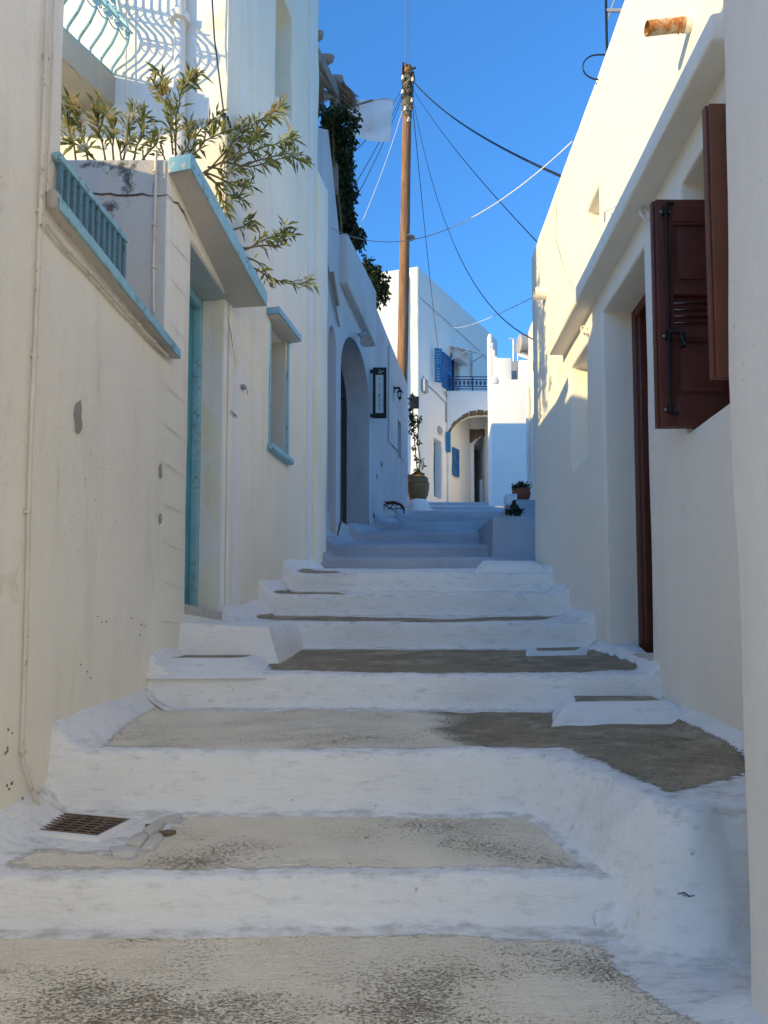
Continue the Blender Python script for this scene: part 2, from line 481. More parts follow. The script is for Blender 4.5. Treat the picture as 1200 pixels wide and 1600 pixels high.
def jar_mat():
    m, t, b = new_mat('ochre_clay')
    p = pos(t, (1, 1, 6))
    c = mix(t, ramp(t, nz(t, p, 4, 5), .3, .7), (.27, .145, .05), (.19, .10, .035))
    t.links.new(c, b.inputs['Base Color']); b.inputs['Roughness'].default_value = .7
    bump(t, b, nz(t, p, 12, 3), .004)
    return m
M['jar'] = jar_mat()
def stone_mat():
    m, t, b = new_mat('brown_field_stone')
    p = pos(t)
    c = mix(t, ramp(t, nz(t, p, 5, 6), .3, .7), (.22, .15, .09), (.10, .07, .045))
    t.links.new(c, b.inputs['Base Color']); b.inputs['Roughness'].default_value = .95
    bump(t, b, nz(t, p, 14, 6), .02)
    return m
M['stone'] = stone_mat()
def paving():
    """whitewash over concrete; 'bare' marks where the paint stops, 'worn' how much thin paint is left there"""
    m, t, b = new_mat('whitewashed_paving')
    p = pos(t); px = pos(t, (1.0, 3.2, 3.2))
    # whitewash
    big = nz(t, p, 1.6, 5); med = nz(t, p, 6, 6, .6)
    white = mix(t, ramp(t, big, .35, .68), (.845, .83, .795), (.765, .755, .73))
    white = mix(t, mth(t, 'MULTIPLY', ramp(t, nz(t, pos(t, (1, 1, 4)), 3, 7, .7), .56, .75), .35), white, (.52, .52, .51))
    ch = nz(t, px, 9, 7, .7)
    white = mix(t, ramp(t, ch, .55, .68, 0, .45), white, (.52, .505, .48))
    dots = mth(t, 'MULTIPLY', ramp(t, nz(t, p, 24, 3), .73, .76), .6)
    white = mix(t, dots, white, (.22, .19, .15))
    gm = N(t, 'ShaderNodeAttribute', attribute_name='grime_shade')
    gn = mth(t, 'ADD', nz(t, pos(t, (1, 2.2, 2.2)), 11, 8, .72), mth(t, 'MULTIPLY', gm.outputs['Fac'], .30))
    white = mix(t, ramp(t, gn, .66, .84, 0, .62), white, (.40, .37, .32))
    white = mix(t, ramp(t, nz(t, p, 33, 7, .75), .66, .72, 0, .4), white, (.46, .43, .38))
    # concrete with leftover paint
    brown = mix(t, ramp(t, nz(t, p, 5, 6, .65), .3, .72), (.36, .28, .18), (.24, .19, .125))
    brown = mix(t, ramp(t, nz(t, pos(t, (1, 1.4, 1.4)), 3.4, 7, .72), .48, .62), brown, (.46, .37, .25))
    brown = mix(t, ramp(t, nz(t, pos(t, (1, 1.5, 1.5)), 9, 8, .78), .54, .66, 0, .8), brown, (.13, .105, .07))
    brown = mix(t, mth(t, 'MULTIPLY', ramp(t, nz(t, p, 90, 3), .56, .66), .6), brown, (.12, .10, .075))
    brown = mix(t, mth(t, 'MULTIPLY', ramp(t, nz(t, pos(t, (1, 2, 2)), 55, 7, .8), .58, .66), .7), brown, (.58, .52, .41))
    light = mix(t, ramp(t, nz(t, p, 2.4, 5), .35, .65), (.86, .77, .60), (.77, .68, .52))
    gr = nz(t, px, 95, 6, .8)
    pat = nz(t, pos(t, (1.0, 1.6, 1.6)), 3.3, 6, .68)
    light = mix(t, ramp(t, mth(t, 'ADD', gr, mth(t, 'MULTIPLY', mth(t, 'SUBTRACT', pat, .5), .40)), .57, .65, 0, .72), light, (.42, .335, .225))
    light = mix(t, ramp(t, gr, .46, .34, 0, .5), light, (.84, .80, .71))
    fine = nz(t, pos(t, (1.0, 2.0, 2.0)), 85, 9, .8); broad = nz(t, pos(t, (1.0, 1.7, 1.7)), 2.1, 5, .6)
    wn = N(t, 'ShaderNodeAttribute', attribute_name='worn')
    s = mth(t, 'ADD', mth(t, 'MULTIPLY', fine, .78), mth(t, 'MULTIPLY', broad, .36))
    s = mth(t, 'ADD', s, mth(t, 'MULTIPLY', nz(t, px, 110, 3, .6), .16))
    thr = mth(t, 'ADD', .45, mth(t, 'MULTIPLY', wn.outputs['Fac'], .345))
    hole = ramp(t, mth(t, 'SUBTRACT', s, thr), -.03, .05)
    floor_ = mix(t, hole, light, brown)
    at = N(t, 'ShaderNodeAttribute', attribute_name='bare')
    edge = mth(t, 'ADD', at.outputs['Fac'], mth(t, 'MULTIPLY', mth(t, 'SUBTRACT', nz(t, px, 26, 9, .75), .5), 1.5))
    edge = mth(t, 'ADD', edge, mth(t, 'MULTIPLY', mth(t, 'SUBTRACT', nz(t, p, 7, 4), .5), .5))
    k = ramp(t, edge, .44, .56)
    c = mix(t, k, white, floor_)
    t.links.new(c, b.inputs['Base Color']); b.inputs['Roughness'].default_value = .92
    b.inputs['Specular IOR Level'].default_value = .2
    h = mth(t, 'ADD', mth(t, 'MULTIPLY', med, .6), mth(t, 'MULTIPLY', nz(t, pos(t, (.6, 3.5, 3.5)), 12, 6, .62), .45))
    h = mth(t, 'SUBTRACT', h, mth(t, 'MULTIPLY', k, .18))
    h = mth(t, 'SUBTRACT', h, mth(t, 'MULTIPLY', mth(t, 'MULTIPLY', hole, k), .22))
    h = mth(t, 'ADD', h, mth(t, 'MULTIPLY', nz(t, p, 130, 3), mth(t, 'ADD', .05, mth(t, 'MULTIPLY', k, .16))))
    bump(t, b, h, .020)
    return m
M['pave'] = paving()
M['pave_shade'] = paving()  # copy of the whitewash, darkened blue for the shade up the street
M['pave_shade'].name = 'shade_tinted_whitewash'
for n_ in M['pave_shade'].node_tree.nodes:
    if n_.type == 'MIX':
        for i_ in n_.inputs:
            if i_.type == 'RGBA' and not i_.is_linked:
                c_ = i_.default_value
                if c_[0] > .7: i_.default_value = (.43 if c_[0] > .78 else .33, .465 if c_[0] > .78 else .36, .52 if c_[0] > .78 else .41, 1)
def earth():
    m, t, b = new_mat('dry_earth')
    p = pos(t)
    c = mix(t, ramp(t, nz(t, p, .5, 6), .3, .7), (.30, .25, .18), (.20, .17, .12))
    t.links.new(c, b.inputs['Base Color']); b.inputs['Roughness'].default_value = 1
    bump(t, b, nz(t, p, 3, 6), .05)
    return m
M['earth'] = earth()

# ------------------------------------------------------------------ planes of the alley
def zr(z): return z + CZ
L1 = Pl((-1.612, 0), (.1126, 1))             # left house
L2 = Pl((-2.2133, 0), (.234, 1))             # tall left house
LC = Pl((-2.438, 0), (.234, 1))              # arch house
RW = Pl((1.40, 0), (0, 1))                   # right house
NW = Pl((.88, 0), (0, 1))                    # wall at the right edge
def xleft(y):
    if y < 4.95: return -1.612 + .1126 * y
    if y < 6.95: return -2.2133 + .234 * y
    return -2.438 + .234 * min(y, 12.1)
def xright(y):
    if y < 1.82: return .88
    return 1.40 if y < 6.53 else 2.7

# treads: front y, z at the front (rel. to the eye), slope
TR = [(-3.0, None, None), (2.22, -.64, .135), (2.79, -.33, .135), (3.62, -.045, .14), (4.75, .29, .14), (5.38, .545, .13),
      (5.87, .767, .185), (6.75, 1.03, .17), (7.6, 1.30, .2), (8.6, 1.63, .2), (9.8, 2.0, .2), (11.2, 2.40, .2), (13.0, 2.86, .225),
      (15.0, 3.40, .228), (21.0, 4.88, .232)]
def tz(k, y):
    if k == 0: return zr(-.79 + .135 * (y - 2.22))
    y0, z0, m = TR[k]
    return zr(z0 + m * (y - y0))
def street(y):
    k = 0
    for i, tr in enumerate(TR):
        if i and y >= tr[0]: k = i
    return tz(k, y)

# ------------------------------------------------------------------ terrain sheet
mb = MB()
gx = [-400, -120, -40, -15, -6, 6, 15, 40, 120, 400]
gy = [-400, -120, -30, -8, 0, 4, 8, 12, 16, 20, 24, 28, 33, 45, 120, 400]
def gz(y):
    if y < 0: return max(street(0) - .35 + y * .05, -2.5)
    if y < 28: return street(y) - .35
    return street(28) - .35
for y in gy:
    for x in gx: mb.v.append(Vector((x, y, gz(y))))
n = len(gx)
for j in range(len(gy) - 1):
    for i in range(n - 1): mb.f.append((j * n + i, j * n + i + 1, (j + 1) * n + i + 1, (j + 1) * n + i))
o = mb.build('ground', M['earth'], None, loc=(0, 0, 0)); tag(o, kind='structure', label='dry earth hillside under the village')

# ------------------------------------------------------------------ stepped alley
stair = thing('stairway', 'whitewashed stepped alley climbing between the houses with bare brown treads', None, (0, 2, 0), kind='structure')
def inside(p, poly):
    x, y = p; c = False; n = len(poly); j = n - 1
    for i in range(n):
        xi, yi = poly[i]; xj, yj = poly[j]
        if (yi > y) != (yj > y) and x < (xj - xi) * (y - yi) / (yj - yi) + xi: c = not c
        j = i
    return c
def sdist(p, poly):
    d = 9e9; n = len(poly)
    for i in range(n):
        a = Vector(poly[i]); b = Vector(poly[(i + 1) % n]); q = Vector(p)
        ab = b - a; t = max(0, min(1, (q - a).dot(ab) / max(ab.length_squared, 1e-12)))
        d = min(d, (q - (a + ab * t)).length)
    return d if inside(p, poly) else -d
RIS = [(.085, -.05), (.062, .0), (.040, .016), (.028, .045), (.020, .09), (.015, .35), (.010, .62), (.004, .82), (-.002, .93), (-.012, .985), (-.03, 1.0)]
def resample(pts, step):
    out = []
    for a, b in zip(pts[:-1], pts[1:]):
        a = Vector(a); b = Vector(b); k = max(1, int(round((b - a).length / step)))
        out += [a.lerp(b, i / k) for i in range(k)]
    out.append(Vector(pts[-1])); return out
def step_mesh(name, k, front, back, zb, bares=(), step=.03, fl=(.15, .11), fr=(.10, .07), riser=True, tstep=.03, nlump=.006, wornfn=None, label=None):
    front = resample(front, step); n = len(front); m = len(back)
    # back points matched by fraction of index
    bl = resample(back, .02)
    acc = [0]
    for a, b in zip(front[:-1], front[1:]): acc.append(acc[-1] + (b - a).length)
    B = []
    for i in range(n):
        # fraction is taken along x so that rows stay roughly parallel to the alley
        f = acc[i] / acc[-1]
        B.append(bl[min(len(bl) - 1, int(round(f * (len(bl) - 1))))])
    mbs = MB(); bare = []; worn = []; grime_shade = []; rows = 0
    lines = []
    if riser:
        for o_, h_ in RIS: lines.append(('r', o_, h_))
    ml = max((B[i] - front[i]).length for i in range(n))
    nt_ = max(3, int(ml / tstep))
    for q in range(1, nt_ + 1): lines.append(('t', q / nt_, 0))
    for kind, a, h in lines:
        for i in range(n):
            Fp = front[i]; w_ = 7 if k == 2 else 1
            t = (front[min(i + w_, n - 1)] - front[max(i - w_, 0)]).normalized()
            nn = Vector((t.y, -t.x))
            if kind == 'r':
                bat = 0
                if k == 2 and Fp.x > .55:
                    wgt = min(1, (Fp.x - .55) / .2); bat = wgt * (.09 * (1 - max(0, h)) ** 1.4 + .02)
                p2 = Fp + nn * (a + bat)
                y_t = Fp.y
                zt = tz(k, Fp.y); zbm = zb(p2.x, p2.y)
                z = zbm + .004 + (zt - zbm - .004) * h
                bb = 0
            else:
                st = Fp + nn * (-.03)
                p2 = st.lerp(B[i], a)
                z = tz(k, p2.y); bb = None
            # fillets against the walls
            e = 0
            xl, xr = xleft(p2.y), xright(p2.y)
            q3 = Vector((p2.x, p2.y, z))
            for d, (r, hh) in ((p2.x - xl, fl), (xr - p2.x, fr)):
                r2 = r * (1 + .45 * noise.noise(Vector((p2.y * 2.3, k * 3.1, d > 0))))
                d = max(d, 0)
                if d < r2: e = max(e, hh * (1 + .35 * noise.noise(Vector((p2.y * 3.1, k, 4)))) * (1 - d / r2) ** 2.0)
            z += e
            lm_ = nlump * (2.9 if (k == 2 and p2.x > .55 and kind == 'r') else 1)
            z += nlump * (noise.noise(q3 * 3.2) + .6 * noise.noise(q3 * 9))
            if kind == 'r' and 0 < h < 1:
                p2 = p2 + nn * (lm_ * 1.3 * (noise.noise(q3 * 4 + Vector((5, 5, 5))) + .6 * noise.noise(q3 * 11) + .3 * noise.noise(q3 * 24)))
            if bb is None:
                bb = 0
                for poly in bares:
                    s = sdist((p2.x, p2.y), poly)
                    bb = max(bb, min(1, max(0, .5 + s / .13)))
                bb *= min(1, max(0, 1 - (e - .008) / .02))
            mbs.v.append(Vector((p2.x, p2.y, z)))
            bare.append(bb); worn.append(wornfn(p2.x, p2.y) if wornfn else .3)
            grime_shade.append((.35 if k > 6 and kind == 'r' and h < .6 else 0) + (.8 if h < .03 else (.55 if h > .9 else .22 + .3 * max(0, .4 - h))) if kind == 'r' else (.6 if e < .02 else .15))  # dirt at base and nose; upper risers get extra grey as painted shade
    nl = len(lines)
    for r in range(nl - 1):
        for i in range(n - 1):
            mbs.f.append((r * n + i, r * n + i + 1, (r + 1) * n + i + 1, (r + 1) * n + i))
    o = mbs.build(name, M['pave' if k < 7 else 'pave_shade'], stair, loc=(0, front[n // 2].y, street(front[n // 2].y)), attrs={'bare': bare, 'worn': worn, 'grime_shade': grime_shade}, fix=True, ang=80)
    if label: o['label'] = label
    return o
def pxpoly(k, pts):
    out = []
    for u, v in pts:
        if k == 0: h = hslope(u, v, 2.22, zr(-.79), .135)
        else: h = hslope(u, v, TR[k][0], zr(TR[k][1]), TR[k][2])
        out.append((h.x, h.y))
    return out
def wornfn_for(k):
    if k == 0: return lambda x, y: .78
    if k == 1: return lambda x, y: .84
    if k == 2: return lambda x, y: .80 - .80 * min(1, max(0, (x - .15 + .2 * noise.noise(Vector((x * 3, y * 3, 2)))) / .5))
    return lambda x, y: .22
# foreground tread (no riser of its own)
b0 = pxpoly(0, [(-400, 1440), (0, 1437), (120, 1442), (300, 1452), (500, 1457), (700, 1464), (860, 1468), (930, 1478), (965, 1510), (1010, 1555), (1085, 1602), (1200, 1680), (1500, 1900)])
b0 = [(-3, -.5)] + [(-3, b0[0][1])] + b0[1:] + [(.86, -.5)]
step_mesh('step', 0, [(-1.75, .2), (.9, .2)], [(-1.40, 2.30), (1.1, 2.30)], None, [b0], riser=False, step=.03, tstep=.035, fl=(.14, .09), fr=(.16, .06), wornfn=wornfn_for(0),
          label='nearest tread with worn white paint over brown concrete')
b1 = pxpoly(1, [(5, 1353), (60, 1327), (170, 1336), (205, 1341), (240, 1325), (290, 1271), (420, 1270), (700, 1272), (846, 1276), (880, 1310), (918, 1354), (600, 1357), (300, 1358), (140, 1358)])
step_mesh('step', 1, [(-1.41, 2.22), (-.9, 2.21), (0, 2.235), (.76, 2.225), (.84, 2.225)], [(-1.36, 2.84), (.9, 2.84)], lambda x, y: tz(0, y), [b1], wornfn=wornfn_for(1), tstep=.02, step=.025, label='second tread with a floor drain at its left end')
# third step with the raised landing on the right
bf = [(-1.33, 2.79), (-.8, 2.80), (0, 2.79), (.52, 2.785), (.62, 2.74), (.68, 2.66)]
for u, v in [(925, 1196), (985, 1228), (1040, 1256), (1085, 1261), (1120, 1254)]:
    h = hslope(u, v, 2.79, zr(-.33), .135); bf.append((h.x, h.y))
bf.append((1.25, bf[-1][1] + .02)); bf.append((1.42, bf[-1][1] + .02))
b2 = pxpoly(2, [(165, 1166), (200, 1130), (240, 1101), (300, 1099), (500, 1104), (860, 1113), (900, 1127), (960, 1124), (1060, 1111), (1100, 1125), (1160, 1155), (1170, 1205), (1100, 1228), (1045, 1238), (1000, 1218), (955, 1196), (890, 1168), (600, 1167), (350, 1171)])
def zb2(x, y):
    f = min(1, max(0, (y - 2.17) / .10)); f = f * f * (3 - 2 * f)
    return tz(0, y) * (1 - f) + tz(1, y) * f
step_mesh('step', 2, bf, [(-1.25, 3.68), (1.42, 3.68)], zb2, [b2], wornfn=wornfn_for(2), tstep=.022, step=.025, nlump=.009, label='third step with a lumpy whitewashed landing at the right')
b3 = pxpoly(3, [(425, 1047), (412, 1032), (440, 1010), (700, 1012), (800, 1016), (1025, 1019), (1015, 1046), (830, 1052), (600, 1050)])
step_mesh('step', 3, [(-1.22, 3.65), (0, 3.63), (.9, 3.61), (1.42, 3.60)], [(-1.08, 4.80), (1.60, 4.80)], lambda x, y: tz(2, y), [b3], wornfn=wornfn_for(3), tstep=.025, step=.025)
b4 = pxpoly(4, [(378, 964), (395, 960.5), (560, 964), (700, 967), (840, 961), (872, 963), (850, 968), (700, 972), (560, 971), (430, 969)])
step_mesh('step', 4, [(-1.09, 4.78), (.2, 4.76), (1.42, 4.72)], [(-.95, 5.43), (1.42, 5.43)], lambda x, y: tz(3, y), [b4], wornfn=wornfn_for(4), tstep=.02, step=.025)
b5 = pxpoly(5, [(410, 924), (440, 920), (500, 923), (560, 929), (480, 930), (430, 929)])
step_mesh('step', 5, [(-.96, 5.40), (.2, 5.38), (1.42, 5.35)], [(-.83, 5.92), (1.42, 5.92)], lambda x, y: tz(4, y), [b5], wornfn=wornfn_for(5), tstep=.02, step=.025)
b6 = pxpoly(6, [(456, 894), (480, 891), (530, 893), (535, 895.5), (480, 896)])
step_mesh('step', 6, [(-.86, 5.88), (.2, 5.87), (1.42, 5.85)], [(-.62, 6.8), (1.42, 6.8)], lambda x, y: tz(5, y), [b6], wornfn=wornfn_for(6), tstep=.03, step=.03)
for k in range(7, len(TR)):
    y0 = TR[k][0]; y1 = TR[k + 1][0] if k + 1 < len(TR) else 33.0
    wv = .0 if k < 14 else 2
    xr0, xr1 = (2.75, 2.75) if y0 < 12 else ((5.5, 8.0) if y0 < 20 else (9, 9))
    front = [(xleft(y0) - .05, y0 + .04), (0.3, y0 - .05 + .03 * (k % 2)), (1.4, y0 + .03), (xr0, y0)]
    if y0 > 12: front[0] = (-.2 if y0 < 20 else -3, y0)
    back = [(front[0][0] + (.234 * (y1 - y0) if y0 < 12 else 0), y1 + .05), (xr1, y1 + .05)]
    step_mesh('step', k, front, back, (lambda kk: (lambda x, y: tz(kk - 1, y)))(k), [], step=.06 if y0 < 14 else .15, tstep=.08 if y0 < 14 else .3, nlump=.004, fr=(.02, .0), fl=(.16, .10) if y0 < 12 else (.02, 0))

# unseen paving added behind the camera to bounce sunlight up the alley
m_ = MB()
Y = frange(-14, .24, .5); X = frange(-9, 1.0, .5)
for y in Y:
    for x in X: m_.v.append(Vector((x, y, tz(0, max(y, -2)) + .004 + .02 * min(0, y + 2))))
for j in range(len(Y) - 1):
    for i in range(len(X) - 1): m_.f.append((j * len(X) + i, j * len(X) + i + 1, (j + 1) * len(X) + i + 1, (j + 1) * len(X) + i))
o = m_.build('pavement', M['concrete'], None, loc=(0, -2, 0)); tag(o, 'unseen pale concrete paving behind the camera, added to bounce sunlight', kind='structure')

# half steps and raised blocks, whitewashed with bare tops
def slab_block(name, base, top, bare_top=True, worn_=.15, label=None, lump=.004):
    """base, top: 4 corners each, counter-clockwise seen from above"""
    m_ = MB(); n_ = 8
    def lerp4(c, a, b):
        return (Vector(c[0]).lerp(Vector(c[1]), a)).lerp(Vector(c[3]).lerp(Vector(c[2]), a), b)
    ring = []
    rowsv = []
    bare = []; worn = []
    G = [0, .06, .14, .3, .5, .7, .86, .94, 1]
    tops = {}
    for i, a in enumerate(G):
        for j, b in enumerate(G):
            p = lerp4(top, a, b); p.z += lump * noise.noise(p * 8)
            edge = min(a, 1 - a, b, 1 - b)
            if edge == 0: p.z -= .006
            tops[(i, j)] = len(m_.v); m_.v.append(p)
            bare.append(1.0 if bare_top and edge > .1 else 0.0); worn.append(worn_)
    g = len(G)
    for i in range(g - 1):
        for j in range(g - 1):
            m_.f.append((tops[(i, j)], tops[(i + 1, j)], tops[(i + 1, j + 1)], tops[(i, j + 1)]))
    loop = [(i, 0) for i in range(g)] + [(g - 1, j) for j in range(1, g)] + [(i, g - 1) for i in range(g - 2, -1, -1)] + [(0, j) for j in range(g - 2, 0, -1)]
    prev = [tops[l] for l in loop]
    for q in (.5, 1.0):
        cur = []
        for l in loop:
            a, b = G[l[0]], G[l[1]]
            p = Vector(m_.v[tops[l]]).lerp(lerp4(base, a, b), q)
            p += Vector((noise.noise(p * 6), noise.noise(p * 6 + Vector((3, 3, 3))), 0)) * lump
            cur.append(len(m_.v)); m_.v.append(p); bare.append(0.0); worn.append(worn_)
        for i in range(len(loop)):
            m_.f.append((prev[i], prev[(i + 1) % len(loop)], cur[(i + 1) % len(loop)], cur[i]))
        prev = cur
    o = m_.build(name, M['pave_shade' if name == 'raised_block' else 'pave'], stair, loc=Vector(base[0]), attrs={'bare': bare, 'worn': worn}, ang=60)
    if label: o['label'] = label
    return o
slab_block('half_step', [(-1.21, 3.60, tz(3, 3.6) - .02), (-.60, 3.62, tz(3, 3.62) - .02), (-.62, 4.06, tz(3, 4.06) - .02), (-1.17, 4.06, tz(3, 4.06) - .02)],
           [(-1.18, 3.80, zr(.040)), (-.72, 3.80, zr(.040)), (-.70, 4.04, zr(.062)), (-1.15, 4.04, zr(.062))], True, .05, 'low half step below the turquoise door')
slab_block('half_step', [(.74, 3.20, tz(2, 3.20) - .01), (1.40, 3.26, tz(2, 3.26) - .01), (1.42, 3.62, zr(-.22)), (.86, 3.62, zr(-.22))],
           [(.84, 3.30, zr(-.172)), (1.36, 3.36, zr(-.166)), (1.38, 3.62, zr(-.15)), (.92, 3.62, zr(-.15))], True, .05, 'low half step by the right wall under the shutters')
slab_block('half_step', [(.84, 4.30, tz(3, 4.3) - .01), (1.24, 4.36, tz(3, 4.36) - .01), (1.40, 4.72, zr(.10)), (.92, 4.72, zr(.10))],
           [(.92, 4.42, zr(.088)), (1.22, 4.44, zr(.092)), (1.34, 4.68, zr(.125)), (.96, 4.66, zr(.118))], True, .1, 'thin half step beside the brown door')
slab_block('half_step', [(.74, 5.94, zr(.75)), (1.36, 5.94, zr(.75)), (1.38, 6.5, zr(.85)), (.80, 6.5, zr(.85))],
           [(.82, 6.06, zr(.87)), (1.34, 6.06, zr(.875)), (1.36, 6.42, zr(.955)), (.90, 6.42, zr(.955))], False, .1, 'small white half step at the far end of the right house')
slab_block('doorstep', [(-1.19, 3.98, zr(-.02)), (-.58, 4.0, zr(-.02)), (-.52, 4.80, zr(.1)), (-1.10, 4.80, zr(.1))],
           [(-1.19, 4.03, zr(.25)), (-.66, 4.05, zr(.225)), (-.58, 4.80, zr(.29)), (-1.10, 4.80, zr(.30))], False, .1, 'whitewashed block below the turquoise door', lump=.008)
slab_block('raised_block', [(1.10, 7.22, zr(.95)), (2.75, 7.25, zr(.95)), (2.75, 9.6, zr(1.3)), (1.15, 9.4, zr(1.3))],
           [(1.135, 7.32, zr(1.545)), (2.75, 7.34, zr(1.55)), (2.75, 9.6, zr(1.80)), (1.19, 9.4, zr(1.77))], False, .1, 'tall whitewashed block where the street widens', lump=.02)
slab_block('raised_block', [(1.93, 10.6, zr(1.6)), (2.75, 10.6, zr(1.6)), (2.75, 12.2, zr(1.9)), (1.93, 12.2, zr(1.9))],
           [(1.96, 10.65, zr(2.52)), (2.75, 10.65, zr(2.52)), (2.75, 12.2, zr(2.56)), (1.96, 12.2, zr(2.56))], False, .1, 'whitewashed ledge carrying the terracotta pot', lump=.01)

# ------------------------------------------------------------------ left house
lh = thing('house', 'cream plastered house with a turquoise ledge, guard rail and narrow turquoise door', 'house', L1.P(L1.sy(3), street(3)))
yk = L1.sy
zs_ = L1.hit(91, 322, .055).z                     # ledge height
slab_top = zs_ + .045
blk_top = L1.loc(263, 246)[1]
s_d0, s_d1 = L1.loc(293, 700)[0], L1.loc(358, 700)[0]
zd0, zd1 = zr(.30), L1.loc(358, 466)[1]
s_gap0, s_gap1 = L1.loc(97, 200)[0], L1.loc(262, 400)[0]
S_A, S_B = yk(-.9), yk(4.945)
g = gridwall(L1, S_A, S_B, -1.4, 4.6, holes=[
    (s_gap0, s_gap1, slab_top - .05, 4.6, .3, False),
    (s_gap1, S_B, blk_top, 4.6, .3, False),
    (s_d0, s_d1, zd0, zd1, .30, False)], thick=.3, cell=.11, wob=.005)
g.build('wall', M['cream'], lh, bevel=.012)
# door recess lining, grey painted
m_ = MB(); m_.pbox(L1, s_d1 - .012, s_d1 + .002, zd0 + .01, zd1 - .012, -.25, -.012)
m_.build('door_jamb', M['jamb'], lh, bevel=.003)
m_ = MB(); m_.pbox(L1, s_d0 + .004, s_d1 - .014, zd1 - .014, zd1 + .002, -.25, -.014)
m_.build('door_soffit', M['jamb'], lh)
m_ = MB(); m_.pbox(L1, s_d0 - .005, s_d1 + .01, zr(.18), zd0 + .06, -.28, -.015)
m_.build('threshold', M['concrete'], lh, bevel=.008)
d = thing('door', None, None, L1.P(s_d0, zd0 + .06, -.2)); d.parent = lh; d.location = L1.P(s_d0, zd0 + .06, -.2) - wloc(lh)
m_ = MB()
fz0, fz1 = zd0 + .06, zd1 - .016
for a, b, c, e in ((s_d0 + .004, s_d0 + .06, fz0, fz1), (s_d1 - .085, s_d1 - .014, fz0, fz1), (s_d0 + .06, s_d1 - .085, fz1 - .07, fz1)):
    m_.pbox(L1, a, b, c, e, -.27, -.185)
m_.build('door_frame', M['turq'], d, bevel=.006)
m_ = MB()
m_.pbox(L1, s_d0 + .06, s_d1 - .086, fz0, fz1 - .071, -.26, -.232)
for q in range(4):
    za = fz0 + .12 + q * (fz1 - fz0 - .25) / 4; zb_ = za + (fz1 - fz0 - .25) / 4 - .09
    m_.pbox(L1, s_d0 + .12, s_d1 - .15, za, zb_, -.232, -.222)
m_.build('door_leaf', M['turqd'], d, bevel=.004)
m_ = MB(); m_.tube([L1.P(s_d0 + .10, fz0 + .95, -.222), L1.P(s_d0 + .10, fz0 + .95, -.19), L1.P(s_d0 + .16, fz0 + .95, -.185)], .008)
m_.build('handle', M['steel'], d)
# ledge with turquoise nosing
yA, yB = L1.loc(73, 330)[0], L1.loc(265, 558)[0]
zA, zB = L1.hit(92, 324, .055).z, L1.hit(278, 556, .055).z
def ledge(o0, o1, ta, tb, inset=0):
    m = MB()
    c = []
    for zz in (ta, tb):
        for s, o in ((yA + inset, o0), (yB + .02 - inset, o0), (yB + .02 - inset, o1), (yA + inset, o1)):
            f = (s - yA) / (yB - yA); c.append(L1.P(s, zA + (zB - zA) * f + zz, o))
    m.hexa(c); return m
ledge(-.29, .045, 0.0, .042).build('ledge', M['soffit'], lh, bevel=.006)
ledge(.046, .058, -.004, .047).build('ledge_nosing', M['turq'], lh, bevel=.006)
ledge(-.02, .057, .0425, .050).build('ledge_top', M['turq'], lh, bevel=.005)
m_ = MB(); m_.pbox(L1, yA - .015, yA + .035, zA + .0, zA + .075, .002, .044)
m_.build('ledge_bracket', M['concrete'], lh, bevel=.01)
# guard rail
gr0, gr1 = L1.hit(93, 238, .02), L1.hit(195, 386, .02)
rail = MB()
sA, sB = L1.loc(88, 300)[0] - .04, (Vector((gr1.x, gr1.y)) - L1.p).dot(L1.d)
offr = .02
zrail = (gr1.z + gr0.z) / 2
rail.pbox(L1, sA, sB, zrail - .012, zrail + .016, offr - .016, offr + .016)
o_r = rail.build('guard_rail', M['turq'], lh, loc=L1.P(sA, zrail, offr), bevel=.003)
nb = 12
zlow = slab_top + .01
mbar = MB(); hb = zrail - .012 - (zA + .048)
c = []
for zz in (-hb, 0):
    for a, b in ((-.010, -.010), (.010, -.010), (.010, .010), (-.010, .010)):
        q = L1.D3() * a + L1.N3() * b * 1.0; c.append(Vector((q.x, q.y, zz)))
mbar.hexa(c)
b1o = mbar.build('bar', M['turqr'], o_r, loc=(0, 0, 0), bevel=.002)
bm_ = b1o.data
bpy.data.objects.remove(b1o)
for q in range(nb):
    s = sA + .03 + (sB - .012 - sA - .03) * q / (nb - 1)
    inst('bar', bm_, o_r, L1.P(s, zrail - .0125, offr))
# door block: grey cement side facing down the alley, planter behind
yb = L1.P(s_gap1, 0).y
cx = L1.P(s_gap1, 0).x
m_ = MB(); m_.box((-2.6, yb - .004, slab_top - .6), (cx - .012, yb + .10, blk_top))
m_.build('side_wall', M['cement'], lh, bevel=.012)
m_ = MB(); m_.box((-2.6, yb + .11, blk_top - .9), (cx - .30, 4.72, blk_top - .10)); m_.build('planter_soil', M['earth'], lh)
m_ = MB(); m_.box((-2.6, 2.4, slab_top - .25), (cx - .24, yb - .01, slab_top - .06)); m_.build('terrace_floor', M['concrete'], lh)
m_ = MB(); m_.box((-2.9, -.9, -1.2), (-2.605, 3.99, zr(3.05))); m_.box((-2.9, 3.99, -1.2), (-2.605, 4.70, zr(3.5))); m_.build('rear_wall', M['cream'], lh, bevel=.01)  # taller end is out of view, added to shade the wall behind the planter
m_ = MB(); m_.box((-2.6, -.88, zr(2.95)), (-1.62, 2.62, zr(3.1))); m_.build('roof', M['white'], lh)
m_ = MB(); m_.box((-2.604, 2.52, slab_top - .06), (-1.66, 2.66, zr(2.94))); m_.build('terrace_wall', M['cream'], lh)
